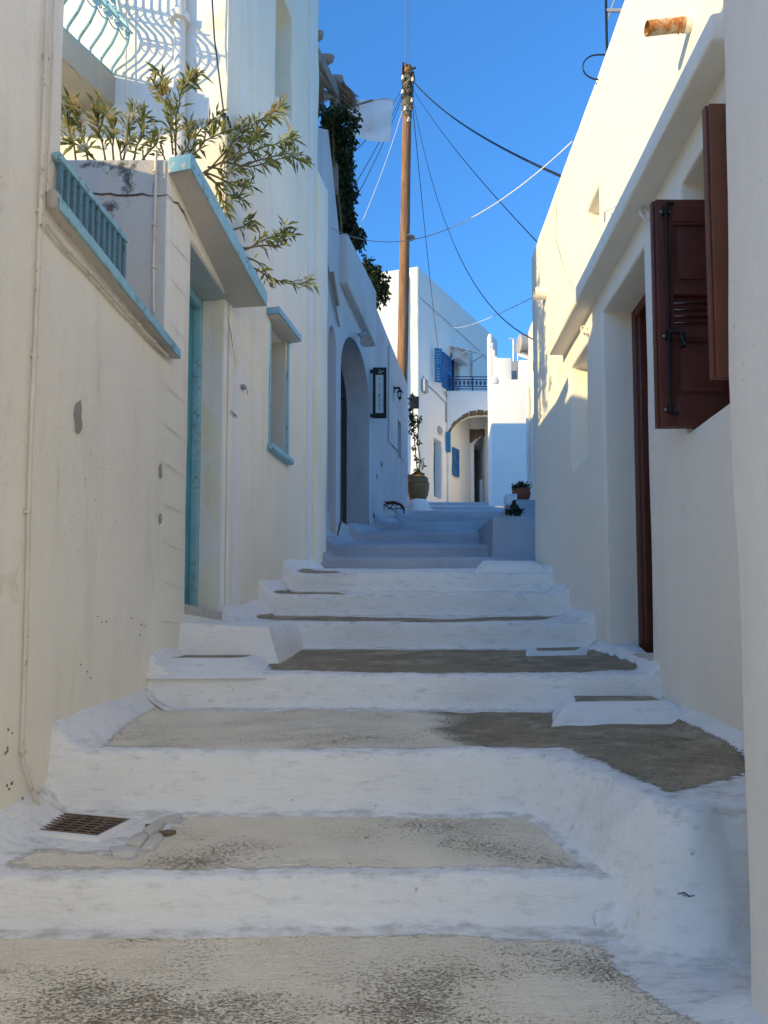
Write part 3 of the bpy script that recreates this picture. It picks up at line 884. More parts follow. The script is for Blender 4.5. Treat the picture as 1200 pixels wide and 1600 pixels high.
# canopy over the door
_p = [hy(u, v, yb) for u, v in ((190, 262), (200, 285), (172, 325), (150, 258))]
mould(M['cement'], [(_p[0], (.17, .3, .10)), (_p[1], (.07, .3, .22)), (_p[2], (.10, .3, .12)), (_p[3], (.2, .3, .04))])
I0, I1 = L1.hit(264, 272), L1.hit(363, 482)
O0, O1 = hy(300, 265, I0.y), hy(417.5, 479, I1.y + .02)
T0, T1 = hy(301, 242, I0.y), hy(418, 459, I1.y + .02)
inn = L1.N3() * -.12
m_ = MB(); e0 = (O0 - I0); e1 = (O1 - I1)
dI = T0.z - O0.z
up0, up1 = Vector((0, 0, T0.z - O0.z - .002)), Vector((0, 0, T1.z - O1.z - .002))
q0, q1 = I0 + e0 * .96, I1 + e1 * .97
m_.hexa([I0 + inn, I1 + inn, q1, q0, I0 + inn + up0, I1 + inn + up1, q1 + up1, q0 + up0])
m_.build('canopy', M['soffit'], lh, bevel=.006)
m_ = MB(); dz = Vector((0, 0, .004))
m_.hexa([q0 - dz, q1 - dz, O1 - dz, O0 - dz, q0 + up0 + dz, q1 + up1 + dz, T1 + dz, T0 + dz])
m_.build('canopy_edge', M['turq'], lh, bevel=.006)
m_ = MB(); fr = Vector((0, -.014, 0))
m_.hexa([I0 + fr - dz, O0 + fr - dz, O0 - Vector((0, .001, 0)), I0 - Vector((0, .001, 0)), I0 + fr + up0 + dz, O0 + fr + up0 + dz, O0 + up0 - Vector((0, .001, 0)), I0 + up0 - Vector((0, .001, 0))])
m_.build('canopy_end', M['turqp'], lh, bevel=.004)
# cracks, joints and flaked spots
m_ = Cracks()
PB = Pl((0, yb - .004), (1, 0))
m_.ribbon(PB, [(104, 313), (125, 307), (147, 302), (172, 303), (195, 306), (222, 302), (243, 307), (262, 304)], .012, .004, .004)
m_.ribbon(PB, [(210, 252), (200, 272), (204, 300)], .004, .004, .004)
m_.ribbon(PB, [(237, 304), (243, 280), (240, 262)], .004, .004, .004)
m_.ribbon(L1, [(263, 305), (272, 316), (279, 318), (288, 333), (297, 352), (301, 362)], .012, .006, .003)
m_.ribbon(L1, [(352, 487), (361, 520), (364, 545), (369, 568)], .016, .014, .004)
m_.ribbon(L1, [(360, 641), (371, 652)], .014, .012, .002)
m_.build('crack', M['crack'], lh)
m_ = Cracks()
for px in ([(254, 596), (292, 631)], [(254, 660), (292, 690)], [(254, 720), (291, 747)], [(253, 786), (288, 803)], [(252, 846), (287, 862)], [(251, 906), (286, 921)], [(264, 430), (295, 470)], [(264, 500), (293, 536)], [(264, 372), (298, 412)], [(252, 970), (276, 974)]):
    m_.ribbon(L1, px, .006, .009, .002)
m_.build('plaster_joint', M['joint'], lh)
def blotch(pl, u, v, w_, h_, name, par, mat, off=.010, n=26):
    c = pl.loc(u, v); m = MB(); pts = []
    for i in range(n):
        a = 2 * math.pi * i / n; r = 1 + .45 * noise.noise(Vector((math.cos(a) * 1.4 + u, math.sin(a) * 1.4, v))) + random.uniform(-.12, .12)
        pts.append(pl.P(c[0] + math.cos(a) * w_ / 2 * r, c[1] + math.sin(a) * h_ / 2 * r, off))
    m.prism(pts, -pl.N3() * .006); return m.build(name, mat, par, smooth=False)
blotch(L1, 120, 653, .055, .135, 'flaked_patch', lh, M['mortar'])
blotch(L1, 249, 736, .028, .075, 'flaked_patch', lh, M['mortar'])
blotch(L1, 249, 811, .018, .05, 'flaked_patch', lh, M['mortar'])
random.seed(41)
for (cu, cv, n_, ru, rv, sz) in ((12, 1165, 5, 6, 26, .0055), (18, 1228, 5, 10, 14, .006), (150, 958, 3, 22, 14, .0035), (215, 985, 4, 22, 22, .0035), (120, 1060, 3, 40, 40, .003)):
    for q in range(n_):
        blotch(L1, cu + random.gauss(0, ru * .6), cv + random.gauss(0, rv * .6), sz * random.uniform(.4, 1.1), sz * random.uniform(.8, 2.4), 'chip', lh, M['crackd'], off=.007, n=9)
m_ = Cracks()
for px in ([(150, 505), (156, 560), (153, 600), (160, 650)], [(84, 700), (92, 740), (90, 800)], [(30, 880), (24, 905), (27, 930)], [(210, 620), (214, 680), (210, 720)], [(236, 860), (240, 905), (236, 950)]):
    m_.ribbon(L1, px, .0032, .007, .004)
m_.build('crack', M['joint'], lh)
m_ = Cracks()
for px in ([(452, 630), (456, 690), (452, 740)], [(470, 470), (474, 520)], [(432, 800), (436, 850)], [(475, 330), (478, 380), (474, 420)]):
    m_.ribbon(L2, px, .005, .012, .004)
m_.build('crack', M['joint'], lh)
# conduits
def conduit(par, pts, r, name='conduit', clips=(), mat='conduit'):
    m = MB(); m.tube(pts, r, 8); o = m.build(name, M[mat], par, loc=pts[0])
    for c in clips:
        mm = MB(); mm.lathe((0, 0, 0), [(r * .9, -r * .7), (r * 1.7, -r * .6), (r * 1.7, r * .6), (r * .9, r * .7)], 8)
        mm.build('clip', M[mat], o, loc=(0, 0, 0)).location = Vector(c) - Vector(pts[0])
    return o
def pxs(pl, px, off): return [pl.hit(u, v, off) for u, v in px]
pp = pxs(L1, [(76, -60), (72, 85), (66, 250), (60, 420), (54, 560), (47, 720), (43, 900), (38, 1080), (34, 1175)], .017) + pxs(L1, [(40, 1205), (52, 1240), (63, 1266)], .03)
conduit(lh, pp, .0085, clips=[L1.hit(72, 88, .012), L1.hit(62, 331, .012), L1.hit(53, 556, .012), L1.hit(43, 800, .012), L1.hit(35, 1175, .012)])
pp = pxs(L1, [(86, -60), (81, 120), (74, 300)], .01)
conduit(lh, pp, .004)
pp = [L1.hit(u, v, .018) for u, v in [(72, 348), (100, 385), (140, 425), (178, 468), (215, 507), (240, 535), (262, 556)]]
conduit(lh, pp, .0085, clips=[L1.hit(u, v, .018) for u, v in [(108, 393), (141, 427), (179, 469), (216, 508), (240, 534)]])
PBf = Pl((0, yb - .016), (1, 0))
pp = [PBf.hit(u, v) for u, v in [(244, 238), (243, 300), (240, 400), (240, 488)]]
conduit(lh, pp, .0085, clips=[PBf.hit(243, 268), PBf.hit(241, 352), PBf.hit(240, 418)])
# little junction box with wire stubs right of the door
m_ = MB(); c0 = L2.loc(378, 605); m_.pbox(L2, c0[0] - .02, c0[0] + .02, c0[1] - .012, c0[1] + .012, -.01, .03)
m_.tube([L2.P(c0[0] - .02, c0[1], .02), L2.P(c0[0] - .05, c0[1] - .01, .01), L2.P(c0[0] - .04, c0[1] - .04, .02)], .003, 5)
m_.tube([L2.P(c0[0] + .02, c0[1], .02), L2.P(c0[0] + .03, c0[1] - .02, .03), L2.P(c0[0] + .035, c0[1] - .045, .03)], .003, 5)
jb = m_

# ------------------------------------------------------------------ tall left house with balcony
th = thing('house', 'tall white house behind the oleander with scrolled iron balcony and turquoise framed window', 'house', L2.P(L2.sy(5.5), street(5.5)))
jb.build('junction_box', M['greym'], th)
s0, s1 = L2.sy(4.76), L2.loc(497, 300)[0]
wA, wB = L2.loc(422, 600), L2.loc(449, 600)
wz0, wz1 = L2.loc(440, 712)[1], L2.loc(423, 502)[1]
uA, uB = L2.loc(431, 100), L2.loc(457, 100)
uz0, uz1 = L2.loc(457, 207)[1], L2.loc(457, 28)[1]
gridwall(L2, s0, s1, zr(-.8), 11.5, holes=[(wA[0], wB[0], wz0, wz1, .34, True), (uA[0], uB[0], uz0, uz1, .22, True)], thick=.4, cell=.16, wob=.012).build('wall', M['facade'], th, bevel=.015)
W1 = Pl((L2.P(s0, 0).x, L2.P(s0, 0).y), (-1, .234))
gridwall(W1, .0, 2.6, zr(.0), 11.5, holes=[], thick=.3, cell=.3, wob=.008).build('front_wall', M['far'], th, bevel=.01)
m_ = MB(); q = [W1.P(0, 11.4), L2.P(s1, 11.4), L2.P(s1, 11.4) + Vector((-2.6, .6, 0)), W1.P(2.6, 11.4)]
m_.prism(q, (0, 0, .12)); m_.build('roof', M['white'], th)
m_ = MB(); a = L2.P(s1, 0); m_.prism([Vector((a.x - .02, a.y - .004, zr(0))), Vector((a.x - 2.6, a.y + .6, zr(0))), Vector((a.x - 2.6, a.y + .3, zr(0))), Vector((a.x - .05, a.y - .3, zr(0)))], (0, 0, 11.4 - zr(0)))
m_.build('rear_wall', M['far'], th)
# turquoise framed window
wf = MB()
t_ = .028
for a, b, c, e in ((wA[0] - t_, wA[0], wz0, wz1), (wB[0], wB[0] + t_, wz0, wz1)):
    wf.pbox(L2, a, b, c, e, -.03, .010)
o_w = wf.build('window_frame', M['turq'], th, bevel=.004, loc=L2.P(wA[0], wz0))
m_ = MB(); sa, sb = L2.loc(419, 500)[0], L2.loc(449, 500)[0] + .045
m_.pbox(L2, sa - .03, sb, wz1 - .0, wz1 + .055, -.05, .10); m_.build('window_canopy', M['soffit'], th, bevel=.006)
m_ = MB(); m_.pbox(L2, sa - .035, sb + .005, wz1 + .008, wz1 + .062, .101, .114); m_.pbox(L2, sa - .049, sa - .031, wz1 + .008, wz1 + .062, -.0, .114); m_.pbox(L2, sa - .03, sb, wz1 + .056, wz1 + .064, .0, .1)
m_.build('window_canopy_edge', M['turqp'], th, bevel=.004)
m_ = MB(); m_.pbox(L2, wA[0] - .05, wB[0] + .05, wz0 - .035, wz0 + .012, -.12, .05); m_.build('window_sill', M['turq'], th, bevel=.006)
m_ = MB(); m_.pbox(L2, wB[0] - .014, wB[0] + .002, wz0 + .012, wz1 - .004, -.33, -.015)
m_.build('window_jamb', M['jamb'], th, bevel=.003)
# upper window: shutter edge and hinge
m_ = MB(); m_.pbox(L2, uA[0] + .0, uA[0] + .035, uz0, uz1, -.20, -.06); m_.build('shutter', M['turq'], th, bevel=.004)
m_ = MB(); hz = L2.loc(440, 48)[1]; m_.pbox(L2, uB[0] - .17, uB[0] - .002, hz - .04, hz + .04, -.212, -.19); m_.tube([L2.P(uB[0] - .05, hz - .07, -.18), L2.P(uB[0] - .05, hz + .07, -.18)], .008, 6)
m_.build('shutter_hinge', M['turq'], th)
m_ = MB(); m_.pbox(L2, uA[0] - .02, uB[0] + .01, uz0 - .05, uz0 - .002, -.2, .03); m_.build('window_sill', M['facade'], th, bevel=.01)
# pilaster at the far corner
bs0, bs1 = L2.loc(491, 500)[0], L2.loc(509, 500)[0]
gridwall(Pl(L2.P(0, 0, .035).xy, (.234, 1)), bs0, bs1 - .04, zr(-.2), L2.loc(500, 281)[1], thick=.4, cell=.2, wob=.010).build('pilaster', M['facade'], th, bevel=.02)
# balcony slab (edge seen from below) and scrolled railing
P1 = W1.hit(185, 119); zsl = P1.z; thk = P1.z - W1.hit(187, 163).z
ev = Vector((-.5225, -1, 0)).normalized()
tl = 1.02
E0 = Vector((P1.x, P1.y + .05, zsl)); E1 = P1 + ev * tl
back_ = Vector((-1, .234, 0)).normalized()
m_ = MB(); m_.prism([E0, E1, E1 + back_ * .55, E0 + back_ * 1.2], (0, 0, -thk)); m_.build('balcony_slab', M['concrete'], th, bevel=.008)
m_ = Cracks(); m_.ribbon(Pl((P1.x, P1.y), (.5225, 1)), [(97, 92), (118, 110), (128, 128)], .006, .004, .003)
m_.ribbon(Pl((P1.x, P1.y), (.5225, 1)), [(144, 137), (152, 150), (162, 160)], .007, .004, .003); m_.build('crack', M['crack'], th)
ew = Vector((-ev.y, ev.x, 0)) * 1.0
if ew.x < 0: ew = -ew
RH = 1.0
rm = MB()
rm.tube([P1 + Vector((0, 0, RH)) - ew * .03, E1 + Vector((0, 0, RH)) - ew * .03], .014, 8)
o_b = rm.build('balcony_railing', M['turq'], th, loc=P1)
for hh, oo, rr in ((.02, -.04, .009), (.46, -.005, .008), (.27, .135, .008)):
    rm = MB(); rm.tube([P1 + Vector((0, 0, hh)) + ew * oo, E1 + Vector((0, 0, hh)) + ew * oo], rr, 8); rm.build('rail', M['turq'], o_b, loc=P1)
bar = MB()
prof = [(-.04, .02), (-.035, .05), (.0, .075), (.07, .12), (.12, .18), (.135, .25), (.11, .33), (.05, .41), (-.01, .50), (-.03, .60), (-.03, RH)]
fine = []
for (a0, h0), (a1, h1) in zip(prof[:-1], prof[1:]):
    for i in range(3): fine.append((a0 + (a1 - a0) * i / 3, h0 + (h1 - h0) * i / 3))
fine.append(prof[-1])
bar.tube([ew * a + Vector((0, 0, h)) for a, h in fine], .0095, 7)
bo = bar.build('baluster', M['turq'], o_b, loc=(0, 0, 0)); bmesh_b = bo.data; bpy.data.objects.remove(bo)
def spiral(c, r0, turns, dir_, along, n=14):
    pts = []
    for i in range(n + 1):
        f = i / n; a = dir_ * turns * 2 * math.pi * f; r = r0 * (1 - .75 * f)
        pts.append(c + along * (r * math.cos(a)) + Vector((0, 0, r * math.sin(a))))
    return pts
sp = .095
scr = MB()
for c in (Vector((0, 0, 0)),):
    for sgn in (-1, 1):
        scr.tube(spiral(c + ev * (sp / 2) + ev * sgn * .024, .022, 1.4, sgn, ev * sgn), .005, 5)
    pts = [c + ev * (sp / 2 + x * sp * .5) + Vector((0, 0, -.03 - .03 * (1 - x * x))) for x in (-1, -.6, -.2, .2, .6, 1)]
    scr.tube(pts, .005, 5)
so = scr.build('scroll', M['turq'], o_b, loc=(0, 0, 0)); mesh_s = so.data; bpy.data.objects.remove(so)
nbal = int(tl / sp)
for i in range(nbal):
    q = P1 + ev * (.03 + i * sp)
    inst('baluster', bmesh_b, o_b, q)
    if i < nbal - 1:
        for hh, oo in ((.235, .135), (.56, -.025)): inst('scroll', mesh_s, o_b, q + ew * oo + Vector((0, 0, hh)))
# downpipe and cable with clamp
PD = Pl(W1.P(0, 0, .05).xy, (-1, .234))
conduit(th, [PD.hit(282, -120), PD.hit(281, 60), PD.hit(280, 190), PD.hit(279, 260)], .042, 'downpipe', mat='whitep', clips=[PD.hit(281, 30)])
conduit(th, [PD.hit(197, -100), PD.hit(197, 160)], .006, 'cable', mat='conduit')
cb = thing('cable', 'black cable dropping down the corner of the tall house to a clamp', 'cable', W1.P(.02, zr(3.4), .06))
m_ = MB(); m_.tube([W1.hit(323, -150, .12), W1.hit(335, 60, .06), W1.hit(349, 172, .03), W1.hit(351, 195, .03)], .006, 6); m_.build('wire', M['black'], cb)
m_ = MB(); c0 = W1.hit(351, 190, .03); m_.box((c0.x - .012, c0.y - .02, c0.z - .09), (c0.x + .012, c0.y + .01, c0.z + .05))
m_.tube([c0 + Vector((-.03, 0, .05)), c0 + Vector((.02, 0, .03)), c0 + Vector((.04, 0, -.04))], .01, 6)
m_.tube([c0 + Vector((-.02, -.01, -.09)), c0 + Vector((.05, -.01, -.085))], .008, 6)
m_.build('clamp', M['black'], cb)
m_ = MB(); m_.tube([L2.hit(358, -60, .008), L2.hit(356, 120, .008), L2.hit(352, 215, .008), L2.hit(348, 330, .008)], .004, 5); m_.build('wire', M['conduit'], cb)

# ------------------------------------------------------------------ arch house
ah = thing('house', 'low shaded house with a tall arched doorway, below the wooden pole', 'house', LC.P(LC.sy(9), street(9)))
A1a, A1b = LC.loc(512, 700)[0], LC.loc(525, 700)[0]
A2a, A2b = LC.loc(532, 700)[0], LC.loc(577, 700)[0]
c1 = LC.loc(518.5, 508)[1]; c2 = LC.loc(551, 526)[1]
top = [LC.loc(u, v) for u, v in [(498, 200), (513, 203), (531, 374), (546, 378), (560, 408), (600, 512), (637, 602)]]
s_end = LC.loc(637, 700)[0]
fb = zr(.3)
outl = [(top[0][0] - .6, fb), (s_end, fb)] + top[::-1] + [(top[0][0] - .6, top[0][1])]
polywall(LC, outl, [arch_loop(A1a, A1b, zr(1.5), c1 - .25, c1, 10), arch_loop(A2a, A2b, street(8.8) + .02, c2 - .62, c2, 16),
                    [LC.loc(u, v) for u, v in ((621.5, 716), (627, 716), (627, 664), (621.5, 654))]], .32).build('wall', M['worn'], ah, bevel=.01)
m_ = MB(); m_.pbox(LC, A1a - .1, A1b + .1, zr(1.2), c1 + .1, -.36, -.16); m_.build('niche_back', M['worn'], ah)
m_ = MB(); a = LC.loc(624, 690); m_.pbox(LC, a[0] - .3, a[0] + .3, a[1] - .5, a[1] + .5, -.30, -.22); m_.build('window_board', M['greym'], ah)
# room behind the arch
m_ = MB()
m_.pbox(LC, A2a - .6, A2b + .9, street(8) - .2, c2 + .5, -1.95, -1.8)
m_.pbox(LC, A2a - .75, A2a - .6, street(8) - .2, c2 + .5, -1.9, -.33)
m_.pbox(LC, A2b + .9, A2b + 1.05, street(8) - .2, c2 + .5, -1.9, -.33)
m_.pbox(LC, A2a - .6, A2b + .9, c2 + .3, c2 + .45, -1.9, -.33)
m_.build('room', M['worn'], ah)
m_ = MB(); m_.pbox(LC, A2a - .6, A2b + .9, street(8) - .2, street(9.1), -1.9, -.05); m_.build('room_floor', M['concrete'], ah)
m_ = MB(); zf = street(8.9)
m_.pbox(LC, A2a + .28, A2a + .34, zf, zf + 1.55, -1.0, -.18); m_.pbox(LC, A2a + .24, A2a + .38, zf, zf + 1.6, -.18, -.10)
m_.build('wooden_door', M['brownwood'], ah, bevel=.006)
m_ = MB(); m_.pbox(LC, A2a + .02, A2a + .22, zf, zf + 1.35, -.30, -.26); m_.pbox(LC, A2a + .05, A2a + .19, zf + .5, zf + 1.25, -.26, -.245); m_.build('door_panel', M['greym'], ah, bevel=.004)
m_ = MB(); m_.tube([LC.hit(536, 560, -.5), LC.hit(552, 560, -1.7)], .012, 6); m_.tube([LC.hit(534, 622, -.6), LC.hit(556, 652, -1.0)], .010, 6); m_.build('cable', M['black'], ah)
# projecting parapet
pa = [LC.loc(u, v) for u, v in ((531, 444), (578, 543))]
zp = (pa[0][1] + pa[1][1]) / 2
pt0, pt1 = LC.loc(536, 376)[1], LC.loc(583, 468)[1]
m_ = MB(); s0p, s1p = pa[0][0], pa[1][0]
m_.hexa([LC.P(s0p, pa[0][1], -.1), LC.P(s1p, pa[1][1], -.1), LC.P(s1p, pa[1][1], .095), LC.P(s0p, pa[0][1], .095),
         LC.P(s0p, pt0 + .01, -.1), LC.P(s1p, pt1 + .01, -.1), LC.P(s1p, pt1 + .01, .095), LC.P(s0p, pt0 + .01, .095)])
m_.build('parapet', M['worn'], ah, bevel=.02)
# unseen wing added to cast shade on the merlon wall, roof sloped for it
m_ = MB(); m_.prism([Vector((-.75, y_, zr(z_))) for y_, z_ in ((15.0, 2), (18.8, 2), (18.8, 7.43), (16.5, 8.38), (15.0, 8.38))], (-3.7, 0, 0)); m_.build('unseen_shadow_wing', M['far'], ah, bevel=.03)
m_ = MB(); zt_ = zr(4.3); m_.prism([LC.P(LC.sy(7.05), zt_, -.33), LC.P(LC.sy(12.0), zt_, -.33), LC.P(LC.sy(12.0), zt_, -3.2), LC.P(LC.sy(7.05), zt_, -3.2)], (0, 0, .12))
m_.build('roof', M['white'], ah)
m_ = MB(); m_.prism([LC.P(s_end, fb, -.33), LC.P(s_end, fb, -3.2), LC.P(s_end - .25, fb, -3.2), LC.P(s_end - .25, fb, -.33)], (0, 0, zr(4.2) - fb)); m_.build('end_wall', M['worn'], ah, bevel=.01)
m_ = Cracks()
m_.ribbon(LC, [(510, 405), (514, 440), (520, 470), (526, 500), (530, 512)], .02, .01, .002)
m_.ribbon(LC, [(594, 520), (598, 528), (600, 540)], .012, .01, .003)
m_.ribbon(LC, [(607.5, 565), (608, 600), (607.5, 640), (608, 690)], .03, .01, .003)
m_.ribbon(LC, [(608, 690), (622, 705), (634, 728)], .02, .01, .003)
m_.ribbon(LC, [(536, 790), (533, 815), (527, 838)], .05, .01, .01)
for u, v in ((596, 720), (589, 740), (584, 800), (575, 812)): m_.ribbon(LC, [(u, v), (u + 1, v + 10)], .05, .01, .004)
m_.build('crack', M['crack'], ah)
m_ = MB(); a = [LC.hit(518, 425, .02), LC.hit(527, 478, .02)]; m_.tube([a[0], a[1]], .03, 6); m_.tube([LC.hit(509.5, 402, .03), LC.hit(530, 510, .03)], .010, 6)
m_.build('broken_lath', M['timber'], ah)
m_ = MB(); m_.tube([LC.hit(608, 540, .02), LC.hit(607, 690, .02)], .010, 6); m_.build('conduit', M['greym'], ah)
# floodlight on the arch
fl = thing('floodlight', 'small round grey spotlight above the tall arched doorway', 'spotlight', LC.hit(564, 527, .1))
c0 = LC.hit(569, 527, .14)
m_ = MB(); m_.tube([LC.hit(562, 522, 0), LC.hit(564, 522, .08), c0 + Vector((0, 0, .05))], .014, 6); m_.build('bracket', M['steel'], fl)
m_ = MB(); dr = Vector((.25, -.45, -.6)).normalized(); m_.tube([c0 - dr * .08, c0 - dr * .05, c0 + dr * .02, c0 + dr * .09], [.03, .05, .055, .085], 12); m_.build('housing', M['steel'], fl)
# hanging sign
ys = LC.P(LC.loc(577, 600)[0], 0).y + .05
sg = thing('hanging_sign', 'tall dark green framed sign with a pale panel, hung from the arch house wall', 'sign', hy(593, 652, ys))
def ybox(u0, v0, u1, v1, y, th_): 
    a, b = hy(u0, v1, y), hy(u1, v0, y); return (min(a.x, b.x), y - th_ / 2, min(a.z, b.z)), (max(a.x, b.x), y + th_ / 2, max(a.z, b.z))
m_ = MB()
for q in ((582.3, 575, 587, 653), (599.3, 575, 604, 653), (587, 575, 599.3, 586), (587, 646, 599.3, 653)): m_.box(*ybox(*q, ys, .05))
m_.build('frame', M['signf'], sg, bevel=.004)
m_ = MB(); m_.box(*ybox(586.5, 585.5, 599.8, 646.5, ys, .02)); m_.build('panel', M['signw'], sg)
for v0, v1 in ((578, 583), (647, 652)):
    m_ = MB(); m_.box(*ybox(576, v0, 583, v1, ys, .03)); m_.build('bracket', M['signf'], sg, bevel=.003)
def text(s, name, par, loc, size, mat, rot=(R_(90), 0, 0)):
    cu = bpy.data.curves.new(name, 'FONT'); cu.body = s; cu.size = size; cu.extrude = .0015
    cu.align_x = 'CENTER'; cu.align_y = 'CENTER'; cu.materials.append(mat)
    tmp = bpy.data.objects.new(name, cu); COL.objects.link(tmp)
    me = bpy.data.meshes.new_from_object(tmp.evaluated_get(bpy.context.evaluated_depsgraph_get()))
    bpy.data.objects.remove(tmp); me.name = name
    o = bpy.data.objects.new(name, me); COL.objects.link(o); o.parent = par
    o.location = Vector(loc) - wloc(par); o.rotation_euler = rot; return o
for ch, v, sz in (('T', 592.5, .045), ('A', 600, .045), ('H', 605, .045), ('I', 611.5, .04), ('R', 618.5, .075), ('o', 625, .05), ('o', 629.5, .05), ('m', 634, .05), ('s', 638.5, .05)):
    text(ch, 'letter', sg, hy(593, v, ys - .0125), sz, M['signt'])
m_ = MB(); c0 = hy(594, 580.5, ys - .028)
m_.tube([c0 + Vector((-.03, 0, -.02)), c0 + Vector((-.005, 0, .0)), c0 + Vector((.005, 0, .025)), c0 + Vector((-.01, 0, .03))], .004, 5)
m_.tube([c0 + Vector((-.005, 0, -.02)), c0 + Vector((.015, 0, -.015)), c0 + Vector((.045, 0, .012))], .004, 5)
m_.build('emblem', M['whitep'], sg)
# wall lantern
yl = LC.P(LC.loc(616, 610)[0], 0).y
lt = thing('wall_lantern', 'small black wall lantern on the arch house right of the framed sign', 'lantern', hy(616, 606, yl))
m_ = MB(); m_.box(*ybox(615.5, 604, 617, 613, yl, .05)); m_.tube([hy(616, 607, yl), hy(621, 606, yl - .03), hy(624.5, 606, yl - .05)], .018, 7); m_.build('bracket', M['black'], lt)
c0 = hy(624.7, 614, yl - .05)
m_ = MB(); m_.lathe(c0, [(.0, .085), (.015, .07), (.03, .045), (.055, .01), (.05, .0), (.0, .002)], 8); m_.build('cap', M['black'], lt, smooth=False)
m_ = MB(); m_.lathe(c0, [(.04, .0), (.028, -.075), (.0, -.075)], 8); m_.build('glass', M['signw'], lt, smooth=False)
m_ = MB()
for k in range(4):
    a = k * math.pi / 2 + .4; e = Vector((math.cos(a), math.sin(a), 0)); m_.tube([c0 + e * .044, c0 + e * .031 + Vector((0, 0, -.078))], .005, 5)
m_.lathe(c0, [(.033, -.074), (.03, -.09), (.01, -.105), (.006, -.13), (0, -.13)], 8); m_.build('cage', M['black'], lt)

# ------------------------------------------------------------------ right house
rh = thing('house', 'smooth white house with a long thin canopy, brown door and open brown shutters', 'house', (1.6, 4.2, street(4.2)))
def rloc(u, v): return RW.loc(u, v)
top_z = RW.loc(897, 217)[1]
sw = RW.sy
wy0, wy1 = 2.70, RW.loc(1063, 300)[0]
wz0r, wz1r = RW.loc(1077.5, 675)[1], RW.loc(1063, 288)[1]
dy0, dy1 = 3.70, RW.loc(946, 700)[0]
dz0, dz1 = zr(.02), RW.loc(946, 482)[1]
ny0, ny1 = RW.loc(918, 650)[0], RW.loc(893, 650)[0]
nz0, nz1 = RW.loc(894, 736)[1], RW.loc(895, 570)[1]
n2y0, n2y1 = RW.loc(935, 330)[0], RW.loc(915.5, 330)[0]
n2z1 = RW.loc(915.5, 333)[1]; n2z0 = n2z1 - .62
gridwall(RW, 1.3, 6.53, -1.0, top_z, holes=[(wy0, wy1, wz0r, wz1r, .30, True), (dy0, dy1, dz0, dz1, .30, True), (ny0, ny1, nz0, nz1, .22, True), (n2y0, n2y1, n2z0, n2z1, .16, True)],
         thick=.4, cell=.13, wob=.006).build('wall', M['white'], rh, bevel=.014)
m_ = MB(); m_.box((1.405, 6.13, zr(-.5)), (5.0, 6.525, top_z - .004)); m_.box((1.79, 1.3, top_z - .5), (5.0, 6.13, top_z - .35)); m_.build('rear_wall', M['white'], rh, bevel=.014)
# canopy
cB = [hx(u, v, 1.27) for u, v in ((1113, 58), (857, 556))]
zc_ = (cB[0].z + cB[1].z) / 2
cy0, cy1 = hx(1111, 40, 1.27).y, hx(857, 556, 1.27).y
cth = hx(1111, 17, 1.27).z - hx(1113, 58, 1.27).z
m_ = MB()
S = frange(cy0, cy1, .25)
for i in range(len(S) - 1):
    pass
ring = [(1.45, 0), (1.27, 0), (1.27, cth), (1.45, cth + .02)]
vs_, fs_ = [], []
for s in S:
    f = (s - cy0) / (cy1 - cy0); zb_ = cB[0].z + (cB[1].z - cB[0].z) * f
    for x, z in ring: vs_.append(Vector((x + .004 * noise.noise(Vector((s * 2, x, 1))), s, zb_ + z + .004 * noise.noise(Vector((s * 2, z, 5))))))
for i in range(len(S) - 1):
    for k in range(4): fs_.append((i * 4 + k, i * 4 + (k + 1) % 4, i * 4 + 4 + (k + 1) % 4, i * 4 + 4 + k))
fs_ += [(0, 1, 2, 3), tuple((len(S) - 1) * 4 + k for k in (3, 2, 1, 0))]
m_.add(vs_, fs_); m_.build('canopy', M['white'], rh, bevel=.014)
# door
d = thing('door', None, None, (1.66, dy0, dz0)); d.parent = rh; d.location = Vector((1.66, dy0, dz0)) - wloc(rh)
m_ = MB(); fx0, fx1 = 1.58, 1.66
m_.box((fx0, dy1 - .065, dz0 - .1), (fx1, dy1 - .001, dz1 - .001)); m_.box((fx0, dy0 + .001, dz0 - .1), (fx1, dy0 + .065, dz1 - .001)); m_.box((fx0, dy0 + .065, dz1 - .066), (fx1, dy1 - .065, dz1 - .002))
m_.box((fx0 + .012, dy1 - .105, dz0 - .1), (fx1, dy1 - .066, dz1 - .068))
m_.build('door_frame', M['doorb'], d, bevel=.006)
m_ = MB(); m_.box((1.64, dy0 + .066, dz0 - .1), (1.685, dy1 - .106, dz1 - .07))
for q in range(3):
    za = dz0 + .15 + q * .65; m_.box((1.628, dy0 + .16, za), (1.641, dy1 - .2, za + .52))
m_.build('door_leaf', M['doorb'], d, bevel=.004)
m_ = MB(); m_.box((1.39, dy0 - .0, dz0 - .2), (1.69, dy1 + .0, street(4.1) + .045)); m_.build('threshold', M['concrete'], rh, bevel=.01)
